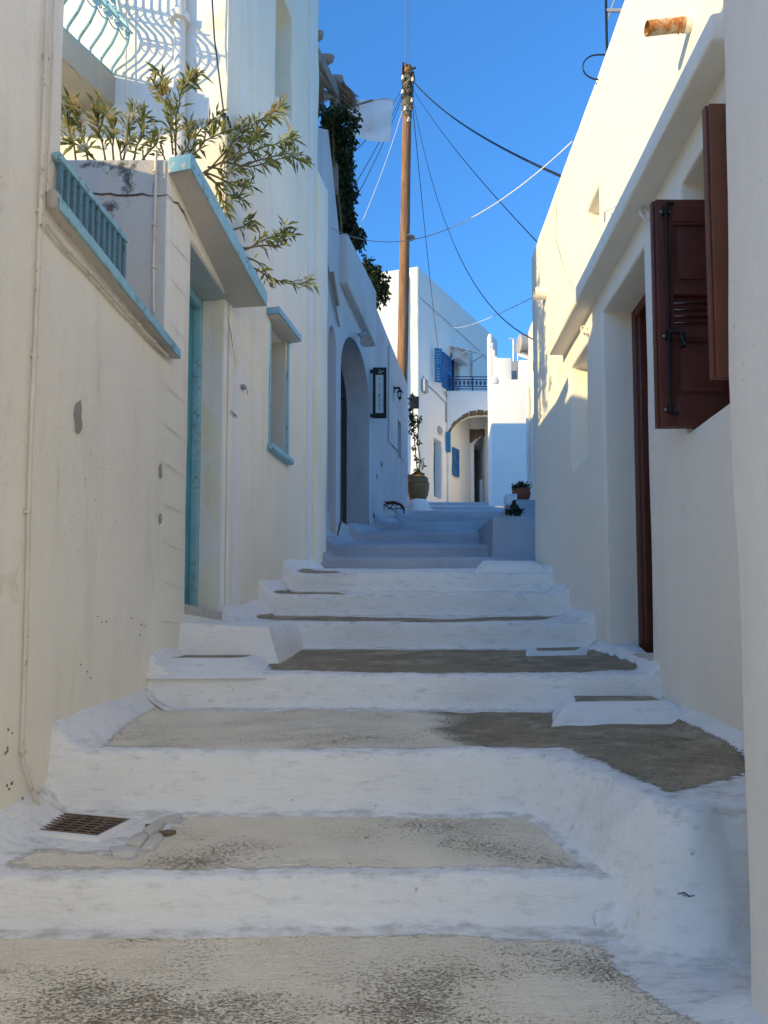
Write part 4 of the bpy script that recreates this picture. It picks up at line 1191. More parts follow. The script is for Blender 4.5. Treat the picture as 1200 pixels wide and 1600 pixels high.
# shutters
def shutter(name, y, x0, x1, z0, z1, mat, flip, label):
    """a leaf standing out square from the wall, wide face towards the lower alley"""
    th_ = .042; p = inst(name, None, rh, (x0, y, z0), label=label)
    W, H = x1 - x0, z1 - z0
    m = MB(); st = .075
    m.box((x0, y, z0), (x0 + st, y + th_, z1)); m.box((x1 - st, y, z0), (x1, y + th_, z1))
    cuts_ = [0, .115, .415, .47, .60, .655, .885, 1.0] if not flip else [0, .115, .345, .40, .53, .585, .885, 1.0]
    rails = [(0, .125), (.385, .43), (.575, .62), (.90, 1.0)]
    for a, b in rails: m.box((x0 + st - .001, y + .001, z0 + H * a), (x1 - st + .001, y + th_ - .001, z0 + H * b))
    # lip on the meeting edge
    m.box((x0 - .012, y + .012, z0 + .0), (x0 + .001, y + th_, z1))
    fo = m.build('shutter_frame', mat, p, loc=(x0, y, z0), bevel=.004)
    for a, b in ((.125, .385), (.62, .90)):
        m = MB(); za, zb_ = z0 + H * a, z0 + H * b
        m.box((x0 + st, y + .016, za), (x1 - st, y + th_ - .016, zb_)); m.box((x0 + st + .03, y + .009, za + .03), (x1 - st - .03, y + .017, zb_ - .03))
        for (aa, bb, cc, dd) in ((x0 + st, x1 - st, za, za + .012), (x0 + st, x1 - st, zb_ - .012, zb_), (x0 + st, x0 + st + .012, za + .012, zb_ - .012), (x1 - st - .012, x1 - st, za + .012, zb_ - .012)):
            m.box((aa, y + .006, cc), (bb, y + .0165, dd))
        m.build('shutter_panel', mat, p, loc=(x0, y, za), bevel=.002)
    za, zb_ = z0 + H * .43, z0 + H * .575; nsl = 5; sh = (zb_ - za) / nsl
    m = MB(); m.hexa([(st, .004, 0), (W - st, .004, 0), (W - st, .011, -.002), (st, .011, -.002), (st, .026, sh * 1.12), (W - st, .026, sh * 1.12), (W - st, .033, sh * 1.12), (st, .033, sh * 1.12)])
    so_ = m.build('slat', mat, p, loc=(0, 0, 0)); me = so_.data; bpy.data.objects.remove(so_)
    for q in range(nsl): inst('slat', me, p, (x0, y, za + q * sh))
    return p
def sh_dims(u0, v0, v1, y): a, b = hy(u0, v0, y), hy(u0, v1, y); return a.x, b.z, a.z
yf = wy1 - .075; x0, z0, z1 = sh_dims(1024, 311, 666, yf)
s_far = shutter('shutter', yf, x0, x0 + .40, z0, z1, M['maroon'], False, 'far leaf with a black bolt')
yn = wy0 + .03; x0n, z0n, z1n = sh_dims(1108, 161, 588, yn)
s_near = shutter('shutter', yn, x0n, x0n + .40, z0n, z1n, M['maroon2'], True, 'near leaf seen almost edge on')
# espagnolette bolt on the far leaf
m_ = MB(); bx = x0 + .042; by = yf - .014
m_.tube([(bx, by, z0 + .06), (bx, by, z1 - .04)], .0065, 8); m_.tube([(bx, by, z1 - .03), (bx + .035, by, z1 - .028)], .008, 6); m_.tube([(bx, by, z0 + .06), (bx + .035, by, z0 + .055)], .008, 6)
for f in (.07, .39, .94): m_.box((bx - .016, by - .004, z0 + (z1 - z0) * f - .018), (bx + .016, by + .013, z0 + (z1 - z0) * f + .018))
zh = z0 + (z1 - z0) * .39
m_.tube([(bx, by - .008, zh + .015), (bx + .035, by - .014, zh + .015), (bx + .055, by - .016, zh + .0), (bx + .055, by - .016, zh - .06)], [.010, .012, .013, .014], 8)
m_.build('bolt', M['black'], s_far, loc=(bx, by, z0))
m_ = MB()
for f in (.07, .39, .94):
    for sx in (-.02, .02): m_.lathe((bx + sx, by + .010, z0 + (z1 - z0) * f), [(.005, -.004), (.005, .004)], 6)
m_.build('screw', M['steel'], s_far, loc=(bx, by, z0))
# window frame inside the recess
m_ = MB(); m_.box((1.62, wy0 + .001, wz0r + .001), (1.68, wy0 + .05, wz1r - .001)); m_.box((1.62, wy1 - .05, wz0r + .001), (1.68, wy1 - .001, wz1r - .001)); m_.box((1.62, wy0 + .05, wz1r - .05), (1.68, wy1 - .05, wz1r - .001)); m_.box((1.62, wy0 + .05, wz0r + .001), (1.68, wy1 - .05, wz0r + .05))
m_.build('window_frame', M['maroon'], rh, bevel=.004)
# spouts
def spout(par, base, tip, r, mat, collar, label):
    base, tip = Vector(base), Vector(tip); dr = (tip - base).normalized()
    m = MB(); m.tube([base - dr * .03, base.lerp(tip, .5), tip], r, 16, cap=False); m.tube([tip, base - dr * .02], r * .88, 16, cap=False)
    for a, b in ((1.0, .88),):
        pass
    o = m.build('spout', mat, par, loc=base); o['label'] = label
    if collar:
        m = MB(); m.tube([base - dr * .01, base + dr * collar], [r * 1.25, r * 1.1], 16); m.build('collar', M['white'], o, loc=base)
    return o
b_ = RW.hit(1080, 37); tp = hy(1007, 44, b_.y)
spout(rh, b_, (1.195, b_.y - .005, b_.z - .028), .030, M['rust'], .035, 'rusted drain spout near the top of the wall')
m_ = MB(); m_.tube([b_ + Vector((-.05, 0, -.02)), b_ + Vector((-.055, .01, -.042)), b_ + Vector((-.07, -.005, -.04))], .003, 5); m_.build('wire', M['rust'], rh)
b_ = RW.hit(853, 459); spout(rh, b_, b_ + Vector((-.10, 0, 0)), .05, M['white'], 0, 'white drain spout at the far end')
# rings under the canopy
for u, v in ((1016, 333), (920, 515)):
    c = RW.hit(u, v); m = MB(); pts = [c + Vector((-.035 + .03 * math.cos(a) * .6, .0 + .01 * math.sin(a), .03 * math.sin(a))) for a in [i * math.pi / 6 for i in range(13)]]
    m.tube(pts, .006, 6); m.tube([c + Vector((.01, 0, -.01)), c + Vector((-.03, 0, -.03))], .016, 8); m.build('lamp_ring', M['whitep'], rh, loc=c)
m_ = MB(); c = RW.hit(962, 322); m_.tube([c, c + Vector((-.05, .05, .0)), c + Vector((-.03, .12, -.02))], .005, 5); m_.tube([c + Vector((-.04, .04, 0)), c + Vector((-.06, .06, .03))], .004, 5); m_.build('wire_stub', M['rope'], rh)
m_ = MB(); m_.tube([RW.hit(u, v, .008) for u, v in [(868, 322), (870, 350), (868, 375), (875, 400), (878, 413), (885, 430), (895, 452)]], .004, 5); m_.build('loose_wire', M['conduit'], rh)
# mast with aerial on the roof
am = thing('antenna_mast', 'thin dark aerial mast on the roof edge of the right house', 'antenna', (1.52, hx(948, 90, 1.52).y, top_z - .3))
ym = hx(948, 60, 1.52).y
m_ = MB(); m_.tube([(1.52, ym, top_z - .35), (1.52, ym, top_z + 2.4)], .009, 8); m_.build('mast', M['black'], am)
c = Vector((1.52, ym, hx(948, 14, 1.52).z))
m_ = MB(); m_.tube([c, c + Vector((.25, -.02, -.02))], .012, 6)
for q, h in ((.03, .12), (.14, .06)): m_.tube([c + Vector((q - .03, 0, -h * .7)), c + Vector((q + .03, 0, h * .7))], .006, 5)
m_.build('aerial', M['steel'], am)
m_ = MB(); c = RW.hit(934, 98); pts = []
for i in range(11):
    a = math.pi * (.5 + i / 10); pts.append(Vector((1.40 + .09 * math.cos(a) * 1.1, c.y, c.z - .03 + .085 * math.sin(a) * 1.0)))
m_.tube([Vector((1.48, c.y, c.z + .055))] + pts + [Vector((1.48, c.y, c.z - .13))], .0048, 6); m_.build('cable_loop', M['black'], am)
# ------------------------------------------------------------------ wall at the right edge
nw = thing('wall', 'plain pale wall corner standing close, partly hiding the brown shutters', 'wall', (1.1, .8, street(.8)))
gridwall(NW, -7.0, 1.775, -2.2, 5.2, thick=.45, cell=.16, wob=.010).build('wall_body', M['pillar'], nw, bevel=.025)  # long unseen stretch behind the camera added to bounce sunlight forward
# next house up on the right
nh = thing('house', 'narrow slice of a white house seen past the end of the right house', 'house', (2.8, 12, street(12)))
PX = Pl((2.62, 0), (0, 1))
e0, e1 = PX.loc(843, 600)[0] - 1.5, PX.loc(826, 600)[0]
gridwall(PX, e0, e1, zr(1.0), PX.loc(830, 505)[1], holes=[(e1 - .45, e1 - .2, zr(3.2), zr(4.4), .12, True)], thick=1.4, cell=.3, wob=.012).build('wall', M['white'], nh, bevel=.02)
m_ = MB(); m_.tube([PX.P(e1 - .12, zr(2.6), .05), PX.P(e1 - .12, zr(5.0), .05)], .03, 8); m_.build('drainpipe', M['whitep'], nh)
m_ = MB(); q = PX.hit(838, 570, .04); m_.box((q.x - .05, q.y - .05, q.z - .08), (q.x + .06, q.y + .05, q.z + .08)); m_.build('meter_box', M['greym'], nh)

# ------------------------------------------------------------------ far house with balcony and archway
fh = thing('house', 'far white house on the hill with blue shutters, balcony and a stone edged archway', 'house', (2.2, 25, street(25)))
HC = Vector((1.164, 23.5)); HR = Pl(HC, (.652, 1)); HL = Pl(HC, (-1, .30))
zt0 = HR.loc(656, 418)[1]; s_e = HR.loc(770, 530)[0]
dA = [HR.loc(u, v) for u, v in ((678.5, 775), (691, 775), (691, 690), (678.5, 686))]
bA = [HR.loc(u, v) for u, v in ((704.5, 618), (719, 618), (719, 562), (704.5, 560))]
gridwall(HR, 0, s_e + .5, zr(3.5), zt0, holes=[(dA[0][0], dA[1][0], dA[0][1], dA[2][1], .35, True), (bA[0][0], bA[1][0], bA[0][1], bA[2][1], .3, True), (HR.loc(741.5, 700)[0], s_e + .5, zr(3.5), HR.loc(741, 690)[1], .4, False)], thick=.4, cell=.5, wob=.02).build('wall', M['far'], fh, bevel=.04)
gridwall(HL, 0, 2.2, zr(3.5), zt0, thick=.4, cell=.5, wob=.02).build('side_wall', M['far'], fh, bevel=.04)
zt1 = HL.loc(615, 436)[1]
m_ = MB(); m_.pbox(HL, .55, 1.75, zr(3.4), zt1 + .1, -.3, .35); m_.build('buttress', M['far'], fh, bevel=.06)
m_ = MB(); q = [HR.P(0.05, zt0 - .4, -.2), HR.P(s_e, zt0 - .4, -.2), HR.P(s_e, zt0 - .4, -4), HL.P(2.2, zt0 - .4, -.2)]; m_.prism(q, (0, 0, .2)); m_.build('roof', M['white'], fh)
# teal door
m_ = MB(); m_.pbox(HR, dA[0][0] + .01, dA[1][0] - .01, dA[0][1], dA[2][1] - .01, -.34, -.28); m_.build('door', M['lblue'], fh, bevel=.01)
m_ = MB(); c = HR.loc(687, 673); m_.lathe((0, 0, 0), [(.0, .05), (.12, .045), (.17, .0)], 16); o = m_.build('meter_cover', M['greym'], fh, loc=(0, 0, 0)); q_ = HR.P(c[0], c[1], .01); o.location = q_ - wloc(fh); o.rotation_euler = HR.N3().to_track_quat('Z', 'Y').to_euler()
# balcony door and shutters
m_ = MB(); m_.pbox(HR, bA[0][0] + .01, bA[1][0] - .01, bA[0][1], bA[2][1], -.29, -.24); m_.build('balcony_door', M['navy'], fh, bevel=.01)
def louvre(par, pl, s0, s1, z0, z1, o0, mat, name='shutter', n=12, label=None):
    p = inst(name, None, par, pl.P(s0, z0, o0), label=label)
    m = MB(); fw = .07
    m.pbox(pl, s0, s0 + fw, z0, z1, o0, o0 + .05); m.pbox(pl, s1 - fw, s1, z0, z1, o0, o0 + .05)
    for a, b in ((z0, z0 + fw), (z1 - fw, z1), ((z0 + z1) / 2 - fw / 2, (z0 + z1) / 2 + fw / 2)): m.pbox(pl, s0 + fw, s1 - fw, a, b, o0, o0 + .049)
    m.build('shutter_frame', mat, p, loc=pl.P(s0, z0, o0))
    W = s1 - s0 - 2 * fw; h = (z1 - z0) / n
    m = MB(); q0 = pl.D3() * fw; q1 = pl.D3() * (fw + W); nn = pl.N3()
    m.hexa([q0 + nn * .04, q1 + nn * .04, q1 + nn * .03, q0 + nn * .03] + [x + Vector((0, 0, h * .9)) for x in (q0 + nn * .015, q1 + nn * .015, q1 + nn * .005, q0 + nn * .005)])
    so_ = m.build('slat', mat, p, loc=(0, 0, 0)); me = so_.data; bpy.data.objects.remove(so_)
    for q in range(n): inst('slat', me, p, pl.P(s0, z0 + q * h, o0))
    return p
a0 = HR.loc(679, 596); a1 = HR.loc(690, 596); zz = HR.loc(684, 546)[1]
Pq = Pl((HR.hit(679, 596, .12).x, HR.hit(679, 596, .12).y), (1, .30))
b0_, b1_ = Pq.loc(679, 597), Pq.loc(690, 597); louvre(fh, Pq, b0_[0], b1_[0], b0_[1], Pq.loc(684, 545)[1], 0, M['lblue'], label='light blue leaf catching the light')
c0_, c1_ = HR.loc(690.5, 606), HR.loc(703, 606); louvre(fh, HR, c0_[0], c1_[0], c0_[1] + .05, HR.loc(697, 555)[1], .01, M['blue'], n=14, label='dark blue leaf flat on the wall')
# awning, its struts and the ledge above the balcony door
q0 = HR.hit(703, 541); q1 = HR.hit(722, 546)
m_ = MB(); o_ = HR.N3() * .9
m_.hexa([q0, HR.hit(728, 549), HR.hit(728, 549) + o_ + Vector((.1, 0, -.4)), q0 + o_ + Vector((0, 0, -.4))] + [x + Vector((0, 0, .04)) for x in (q0, HR.hit(728, 549), HR.hit(728, 549) + o_ + Vector((.1, 0, -.4)), q0 + o_ + Vector((0, 0, -.4)))])
m_.build('awning', M['far'], fh)
m_ = MB(); m_.tube([HR.hit(704, 562), q0 + o_ * .8 + Vector((0, 0, -.34))], .025, 6); m_.tube([HR.hit(727, 572), HR.hit(728, 549) + o_ * .8 + Vector((0, 0, -.34))], .025, 6); m_.build('awning_strut', M['whitep'], fh)
m_ = MB(); c = HR.loc(711, 556); m_.pbox(HR, c[0] - .25, c[0] + .55, c[1] - .22, c[1] + .22, 0, .3); m_.build('air_conditioner', M['whitep'], fh, bevel=.02)
# archway block
YA = 25.16; AB = Pl((2.24, YA), (1, .02))
xa0 = AB.loc(699, 700)[0]; xa1 = AB.loc(775, 700)[0] + .8
zb_t = AB.loc(735, 611)[1]
ar = []
for u, v in [(702, 800), (702, 678), (706, 668), (713, 659), (722, 652), (733, 647), (745, 644.5), (757, 644), (770, 645), (783, 649), (793, 656), (797, 668), (797, 800)]: ar.append(AB.loc(u, v))
polywall(AB, [(xa0, zr(4.0)), (xa1, zr(4.0)), (xa1, zb_t), (xa0, zb_t)], [ar], .5).build('arch_wall', M['far'], fh, bevel=.02)
m_ = MB(); m_.pbox(AB, xa0 - .3, xa1, zb_t - .28, zb_t - .03, -5.4, -.51); m_.pbox(AB, xa1 - .95, xa1 - .7, zr(4.0), zb_t - .03, -5.4, -.51); m_.build('passage_ceiling', M['far'], fh)  # ceiling lengthened and unseen right wall added to darken the passage
m_ = MB(); m_.pbox(AB, xa0, xa1, zr(4.0), zb_t, -4.9, -4.25)
# inner arch opening cut as separate piers
m_ = MB(); IB = Pl((2.24, 26.75), (1, .02))
ir = [IB.loc(u, v) for u, v in [(740.5, 800), (740.5, 695), (745, 688), (752, 681), (760, 677), (770, 675), (784, 678), (798, 700), (798, 800)]]
polywall(IB, [(IB.loc(735, 700)[0], zr(4.0)), (IB.loc(820, 700)[0], zr(4.0)), (IB.loc(820, 700)[0], zb_t - .3), (IB.loc(735, 700)[0], zb_t - .3)], [ir], .4, m_)
m_.build('inner_arch_wall', M['far'], fh)
m_ = MB(); c = HR.P(s_e + .4, 0); m_.box((c.x - 2.2, 31.0, zr(4)), (c.x + 5.5, 31.3, zb_t + .5)); m_.box((3.25, 27.25, zr(4)), (3.5, 31.0, zb_t + .4)); m_.build('back_wall', M['far'], fh)  # second box is an unseen side wall added to keep sun off the back
# stones round the arches
arc = [AB.P(s, z, .012) for s, z in ar[1:-1]]
fine = []
for a, b in zip(arc[:-1], arc[1:]):
    k = max(1, int((b - a).length / .2))
    fine += [a.lerp(b, i / k) for i in range(k)]
cen = AB.P(sum(s for s, z in ar) / len(ar), zr(7.2), 0)
random.seed(3)
def stone(par, a, b, out, th_, dep):
    m = MB(); j = lambda: Vector((random.uniform(-.012, .012), random.uniform(-.02, .01), random.uniform(-.012, .012)))
    dv = Vector((0, dep, 0))
    q = [a + j(), b + j(), b + out * th_ * random.uniform(.75, 1.15) + j(), a + out * th_ * random.uniform(.75, 1.15) + j()]
    m.hexa(q + [x + dv for x in q]); return m.build('stone', M['stone'], par, bevel=.015, seg=1)
for a, b in zip(fine[:-1], fine[1:]):
    if a.x > 4.1: break
    out = ((a + b) / 2 - cen); out.y = 0; out.normalize(); g_ = (b - a) * .02
    stone(fh, a + g_ - out * .02, b - g_ - out * .02, out, .10, .25)
inn_ = [(735, 672), (742, 674), (750, 672), (758, 671), (768, 671)]
for i in range(7):
    u0 = 734 + i * 5; fi = i / 6
    a = IB.hit(u0, 693 - 16 * math.sin(fi * 1.5), .05); b = IB.hit(u0 + 4.9, 693 - 16 * math.sin(min(1, fi + .14) * 1.5), .05)
    t_z = IB.hit(u0, 671, 0).z
    m = MB(); j = lambda: Vector((random.uniform(-.02, .02), random.uniform(-.02, .01), random.uniform(-.02, .02)))
    q = [a + j(), b + j(), Vector((b.x, b.y, t_z)) + j(), Vector((a.x, a.y, t_z)) + j()]
    m.hexa(q + [x + Vector((0, .3, 0)) for x in q]); m.build('stone', M['stone'], fh, bevel=.02, seg=1)
# small shutters along the passage wall
def board(pl, pts, o0, o1, mat, name, par):
    m = MB(); a = [pl.loc(u, v) for u, v in pts]; s0_, s1_ = min(x[0] for x in a), max(x[0] for x in a); z0_, z1_ = min(x[1] for x in a), max(x[1] for x in a)
    m.pbox(pl, s0_, s1_, z0_, z1_, o0, o1); return m.build(name, mat, par, bevel=.008)
louvre(fh, AB, AB.loc(696.8, 700)[0], AB.loc(704, 700)[0], AB.loc(700, 707)[1], AB.loc(700, 676)[1], .03, M['lblue'], n=8, label='small light blue leaf at the mouth of the archway')
a_ = [HR.loc(u, v) for u, v in ((706, 742), (715, 742), (706, 699))]
louvre(fh, HR, a_[0][0], a_[1][0], a_[0][1], a_[2][1], .03, M['blue'], n=10, label='dark blue leaf inside the archway')
KB = Pl((2.2, 30.99), (1, .0)); board(KB, [(741, 729), (750, 697)], .0, .08, M['greym'], 'window_frame', fh); board(KB, [(742.3, 727), (748.2, 700)], .081, .10, M['dim'], 'window_pane', fh)
m_ = MB(); c = hy(757, 750, 27.5); m_.box((c.x - .2, 27.4, zr(5.0)), (c.x + 1.6, 28.1, c.z)); m_.build('low_wall', M['far'], fh, bevel=.03)
# balcony railing
zl0, zl1 = AB.loc(735, 607)[1], AB.loc(735, 588)[1]
rs0, rs1 = AB.loc(703, 600)[0], AB.loc(775, 600)[0]
m_ = MB()
for z in (zl0, zl0 + (zl1 - zl0) * .2, zl0 + (zl1 - zl0) * .78, zl1): m_.tube([AB.P(rs0, z, -.04), AB.P(rs1, z, -.04)], .018, 6)
for f in (0, .5, 1): m_.tube([AB.P(rs0 + (rs1 - rs0) * f, zl0 - .1, -.04), AB.P(rs0 + (rs1 - rs0) * f, zl1, -.04)], .022, 6)
o_r2 = m_.build('balcony_railing', M['navy'], fh, loc=AB.P(rs0, zl0, -.04))
ptn = MB(); hh = (zl1 - zl0) * .58; hw = .075
for q in range(4):
    a = q * math.pi / 4; e = Vector((math.cos(a) * hw, 0, math.sin(a) * hh / 2)); ptn.tube([-e, e], .010, 5)
ptn.tube([Vector((math.cos(t * math.pi / 6) * hw * .55, 0, math.sin(t * math.pi / 6) * hh * .28)) for t in range(13)], .010, 5)
po = ptn.build('ornament', M['navy'], o_r2, loc=(0, 0, 0)); me = po.data; bpy.data.objects.remove(po)
nn_ = int((rs1 - rs0) / (2 * hw))
for q in range(nn_): inst('ornament', me, o_r2, AB.P(rs0 + hw + q * 2 * hw, zl0 + (zl1 - zl0) * .49, -.04))
# cables and meters on the far house
m_ = MB(); m_.tube([HR.hit(u, v, .03) for u, v in [(694, 612), (700, 622), (704, 628)]], .02, 5); m_.build('cable', M['greym'], fh)
m_ = MB(); m_.tube([HR.hit(657, 465, .03), HR.hit(735, 535, .03), HR.hit(764, 563, .03)], .010, 5); m_.build('cable', M['greym'], fh)
m_ = MB(); m_.tube([HR.hit(u, v, .03) for u, v in [(662, 588), (664, 598), (680, 612), (697, 630), (697, 660)]], .02, 5); m_.build('cable', M['greym'], fh)
m_ = MB(); c = HR.loc(661, 603); m_.pbox(HR, c[0] - .12, c[0] + .12, c[1] - .25, c[1] + .2, 0, .15); m_.build('meter_box', M['greym'], fh, bevel=.02)
m_ = MB(); m_.tube([HR.hit(738, 500 + 45, .06), HR.hit(738, 605, .06)], .05, 8); m_.build('drainpipe', M['whitep'], fh)

# ------------------------------------------------------------------ crenellated wall block on the right of the archway
tw = thing('parapet_wall', 'blocky white garden wall with stepped merlons, sunlit above and shaded below', 'wall', hy(800, 785, 20))
YT = 20.0
a, b = hy(769, 790, YT), hy(838, 594, YT)
def tz_(v): return hy(800, v, YT).z
m_ = MB(); m_.box((a.x, YT, zr(3.9)), (b.x + 1.2, YT + .7, hy(769, 592, YT).z)); m_.build('wall_body', M['far'], tw, bevel=.05)
def merlon(u0, v0, u1, v1, y, dep):
    p, q = hy(u0, v1, y), hy(u1, v0, y); m = MB(); m.box((p.x, y, p.z), (q.x, y + dep, q.z)); return m.build('merlon', M['far'], tw, bevel=.02)
merlon(775.5, 559, 799, 610, YT + .35, .30)
merlon(812, 562, 850, 612, YT + .35, .45)
m_ = MB(); p0, p1 = hy(797, 590, YT + .9), hy(815, 563, YT + .9); m_.box((p0.x - .2, YT + .95, p0.z - .4), (p1.x + .2, YT + 1.0, p1.z)); m_.build('gap_shade_panel', M['greym'], tw)  # grey sheet stands in for the shade in the gap between merlons
for i, (u0, u1, v0) in enumerate(((764, 767.5, 521), (767.5, 770, 534), (770, 773, 546), (773, 777, 556))):
    p, q = hy(u0, 625, YT + 1.2), hy(u1, v0, YT + 1.2); m_ = MB(); m_.box((p.x, YT + 1.2 + .002 * i, p.z), (q.x + .02, YT + 1.5, q.z)); m_.build('merlon', M['far'], tw, bevel=.03)
m_ = MB(); p, q = hy(768.5, 597, YT - .02), hy(778, 590, YT - .02); m_.box((p.x, YT - .03, p.z - .05), (q.x, YT + .4, q.z + .05)); m_.build('cap_stone', M['far'], tw, bevel=.03)
# building body under the water heater
sh_ = thing('solar_heater', 'steel solar water heater tilted on the roof beyond the merlons', 'solar water heater', hy(820, 562, 23))
c = hy(809, 538, 23); e = Vector((1.0, .12, -.02)).normalized()
m_ = MB(); m_.tube([c, c + e * .04, c + e * 1.5, c + e * 1.54], [.26, .32, .32, .26], 18); m_.build('tank', M['steel'], sh_)
m_ = MB(); q = c + Vector((.1, -.1, -.35)); m_.hexa([q, q + e * 1.5, q + e * 1.5 + Vector((.35, -.9, -.62)), q + Vector((.35, -.9, -.62))] + [x + Vector((0, .05, .07)) for x in (q, q + e * 1.5, q + e * 1.5 + Vector((.35, -.9, -.62)), q + Vector((.35, -.9, -.62)))])
m_.build('collector_panel', M['solar'], sh_)
m_ = MB(); m_.tube([c + Vector((.05, 0, -.35)), c + Vector((.42, -.95, -.98))], .05, 6)
for dx in (.02, .3, 1.2): m_.tube([c + Vector((dx, .1, -.25)), c + Vector((dx, .1, -1.05))], .025, 6)
m_.build('stand', M['whitep'], sh_)
m_ = MB(); m_.box(tuple(c + e * .55 + Vector((0, -.335, -.02))), tuple(c + e * 1.3 + Vector((0, -.30, .2)))); m_.build('sticker', M['whitep'], sh_)
m_ = MB(); m_.box((c.x - .3, 22.6, zr(4.5)), (c.x + 3, 25.0, c.z - 1.04)); m_.build('plinth', M['far'], sh_)
ph = thing('roof_pole', 'thin white pole with a bent top beside the solar heater', 'pole', hy(802.5, 566, 21.3))
m_ = MB(); m_.tube([hy(802.5, 592, 21.3), hy(802.5, 530, 21.3), hy(796, 529.5, 21.3)], .035, 8); m_.build('pipe', M['whitep'], ph)

# ------------------------------------------------------------------ utility pole and cables
PYB, PYT = hy(626.5, 700, 14.0), hy(637.5, 106, 14.0)
PYB = PYB + (PYB - PYT).normalized() * 1.3
up = thing('utility_pole', 'weathered wooden utility pole behind the arch house', 'pole', PYB)
m_ = MB(); nr = 26; pts = [PYB.lerp(PYT, i / nr) for i in range(nr + 1)]
m_.tube([p + Vector((.006 * noise.noise(p * 1.3), 0, 0)) for p in pts], [.122 - .032 * i / nr + .004 * noise.noise(p * 3) for i, p in enumerate(pts)], 14); m_.build('trunk', M['pole'], up)
def pol(v): 
    f = (v - 106) / (700 - 106); return hy(637.5 - 11 * f, v, 14.0)
m_ = MB(); m_.tube([pol(v) for v in (104, 120, 140, 160, 185)], [.075, .096, .10, .10, .098], 12)
random.seed(5)
for q in range(40):
    v = random.uniform(106, 175); a = random.uniform(0, 6.28); c = pol(v) + Vector((math.cos(a) * .11, math.sin(a) * .11, 0)); r = random.uniform(.02, .05)
    m_.tube([c - Vector((0, 0, r)), c + Vector((random.uniform(-.02, .02), 0, r))], [r * .6, r * .5], 5)
m_.build('weathered_head', M['poletop'], up)
m_ = MB()
m_.tube([pol(104) + Vector((-.10, -.05, .03)), pol(130) + Vector((-.11, -.05, 0))], .025, 6); m_.tube([pol(112) + Vector((.06, -.05, 0)), pol(112) + Vector((.16, -.08, .02))], .02, 6)
m_.tube([pol(115) + Vector((.10, -.03, 0)), pol(128) + Vector((.13, -.03, 0))], .03, 6)
for q in range(7):
    v = 118 + q * 6; c = pol(v); m_.tube([c + Vector((.122 * math.cos(t), .122 * math.sin(t), random.uniform(-.05, .05))) for t in [i * math.pi / 6 for i in range(13)]], .008, 5)
m_.build('hook', M['black'], up)
m_ = MB()
for q, (v, s) in enumerate(((128, -1), (131, 1), (150, -1), (163, 1), (176, -.4), (193, .3))):
    c = pol(v) + Vector((.10 * s, -.10, 0)); m_.lathe(c, [(0, .05), (.03, .045), (.022, .02), (.04, .0), (.03, -.04), (0, -.045)], 8)
m_.build('insulator', M['rope'], up)
def cable(label, pts, r, mat, name='cable', sag=None, group=None, n=24):
    a, b = Vector(pts[0]), Vector(pts[-1])
    if sag is not None: P = [a.lerp(b, i / n) - Vector((0, 0, sag * 4 * (i / n) * (1 - i / n))) for i in range(n + 1)]
    else: P = pts
    m = MB(); m.tube(P, r, 6); o = m.build(name, mat, None, loc=a); tag(o, label, 'cable' if name == 'cable' else name, group or 'cables strung from the pole')
    return o
roofc = RW.hit(876, 277)
cable('thick black cable from the pole head to the right house roof', [pol(131) + Vector((.12, -.05, 0)), roofc + Vector((.02, 0, 0))], .0105, M['black'], sag=.16)
cable('thin cable from the pole to the far roof corner of the right house', [pol(142) + Vector((.1, -.05, 0)), RW.hit(840, 379)], .0048, M['black'], sag=.12)
e_ = Vector((1.41, 6.56, RW.hit(842, 505).z))
m_ = MB()
cable('drooping thin cable ending in a hook on the end of the right house', [pol(150) + Vector((.09, -.05, 0)), e_], .0055, M['black'], sag=1.0)
cable('thin cable dropping steeply from the pole to the far house corner', [pol(155) + Vector((.09, -.05, 0)), HR.hit(692, 606, .03)], .008, M['black'], sag=.35)
z_ = pol(112)
cable('first of two close wires running from the pole top over the alley', [z_ + Vector((-.04, -.1, .1)), hy(633, -2500, 4.5)], .007, M['greym'], sag=.2)
cable('second of two close wires running from the pole top over the alley', [z_ + Vector((.03, -.1, .1)), hy(637, -2500, 4.5)], .007, M['greym'], sag=.2)
for (v, u1, v1, yy, lb) in ((139, 545, 245, 9.2, 'upper'), (147, 528, 330, 9.3, 'middle'), (153, 536, 345, 9.2, 'lower')):
    cable(f'{lb} of the three dark cables from the pole to the vine covered terrace', [pol(v) + Vector((-.1, -.05, 0)), hy(u1, v1, yy)], .006, M['black'], sag=.12)
cable('twisted white rope from the pole down to the arch house parapet', [pol(176) + Vector((-.1, -.05, 0)), LC.hit(562, 356, -.1)], .008, M['rope'], name='rope', sag=.1, group='ropes')
ra, rb = RW.hit(894, 221), LC.hit(516, 355, .02)
Pn = [ra.lerp(rb, i / 30) - Vector((0, 0, .42 * 4 * (i / 30) * (1 - i / 30))) for i in range(31)]
rp = thing('rope', 'rope across the alley, white at its right half and grey at its left', 'rope', ra, 'ropes')
m_ = MB(); m_.tube(Pn[:13], .0042, 6); m_.build('white_half', M['rope'], rp); m_ = MB(); m_.tube(Pn[12:], .0036, 6); m_.build('grey_half', M['greym'], rp)
cable('thin white line from the end of the right house to the far house roof', [Vector((1.41, 6.55, RW.hit(839, 443).z)), HR.hit(705, 512, .0)], .0045, M['rope'], name='rope', sag=.1, group='ropes')
lm = thing('street_lamp', 'small street lamp head poking out from behind the wooden pole', 'street lamp', hy(636, 372, 13.95))
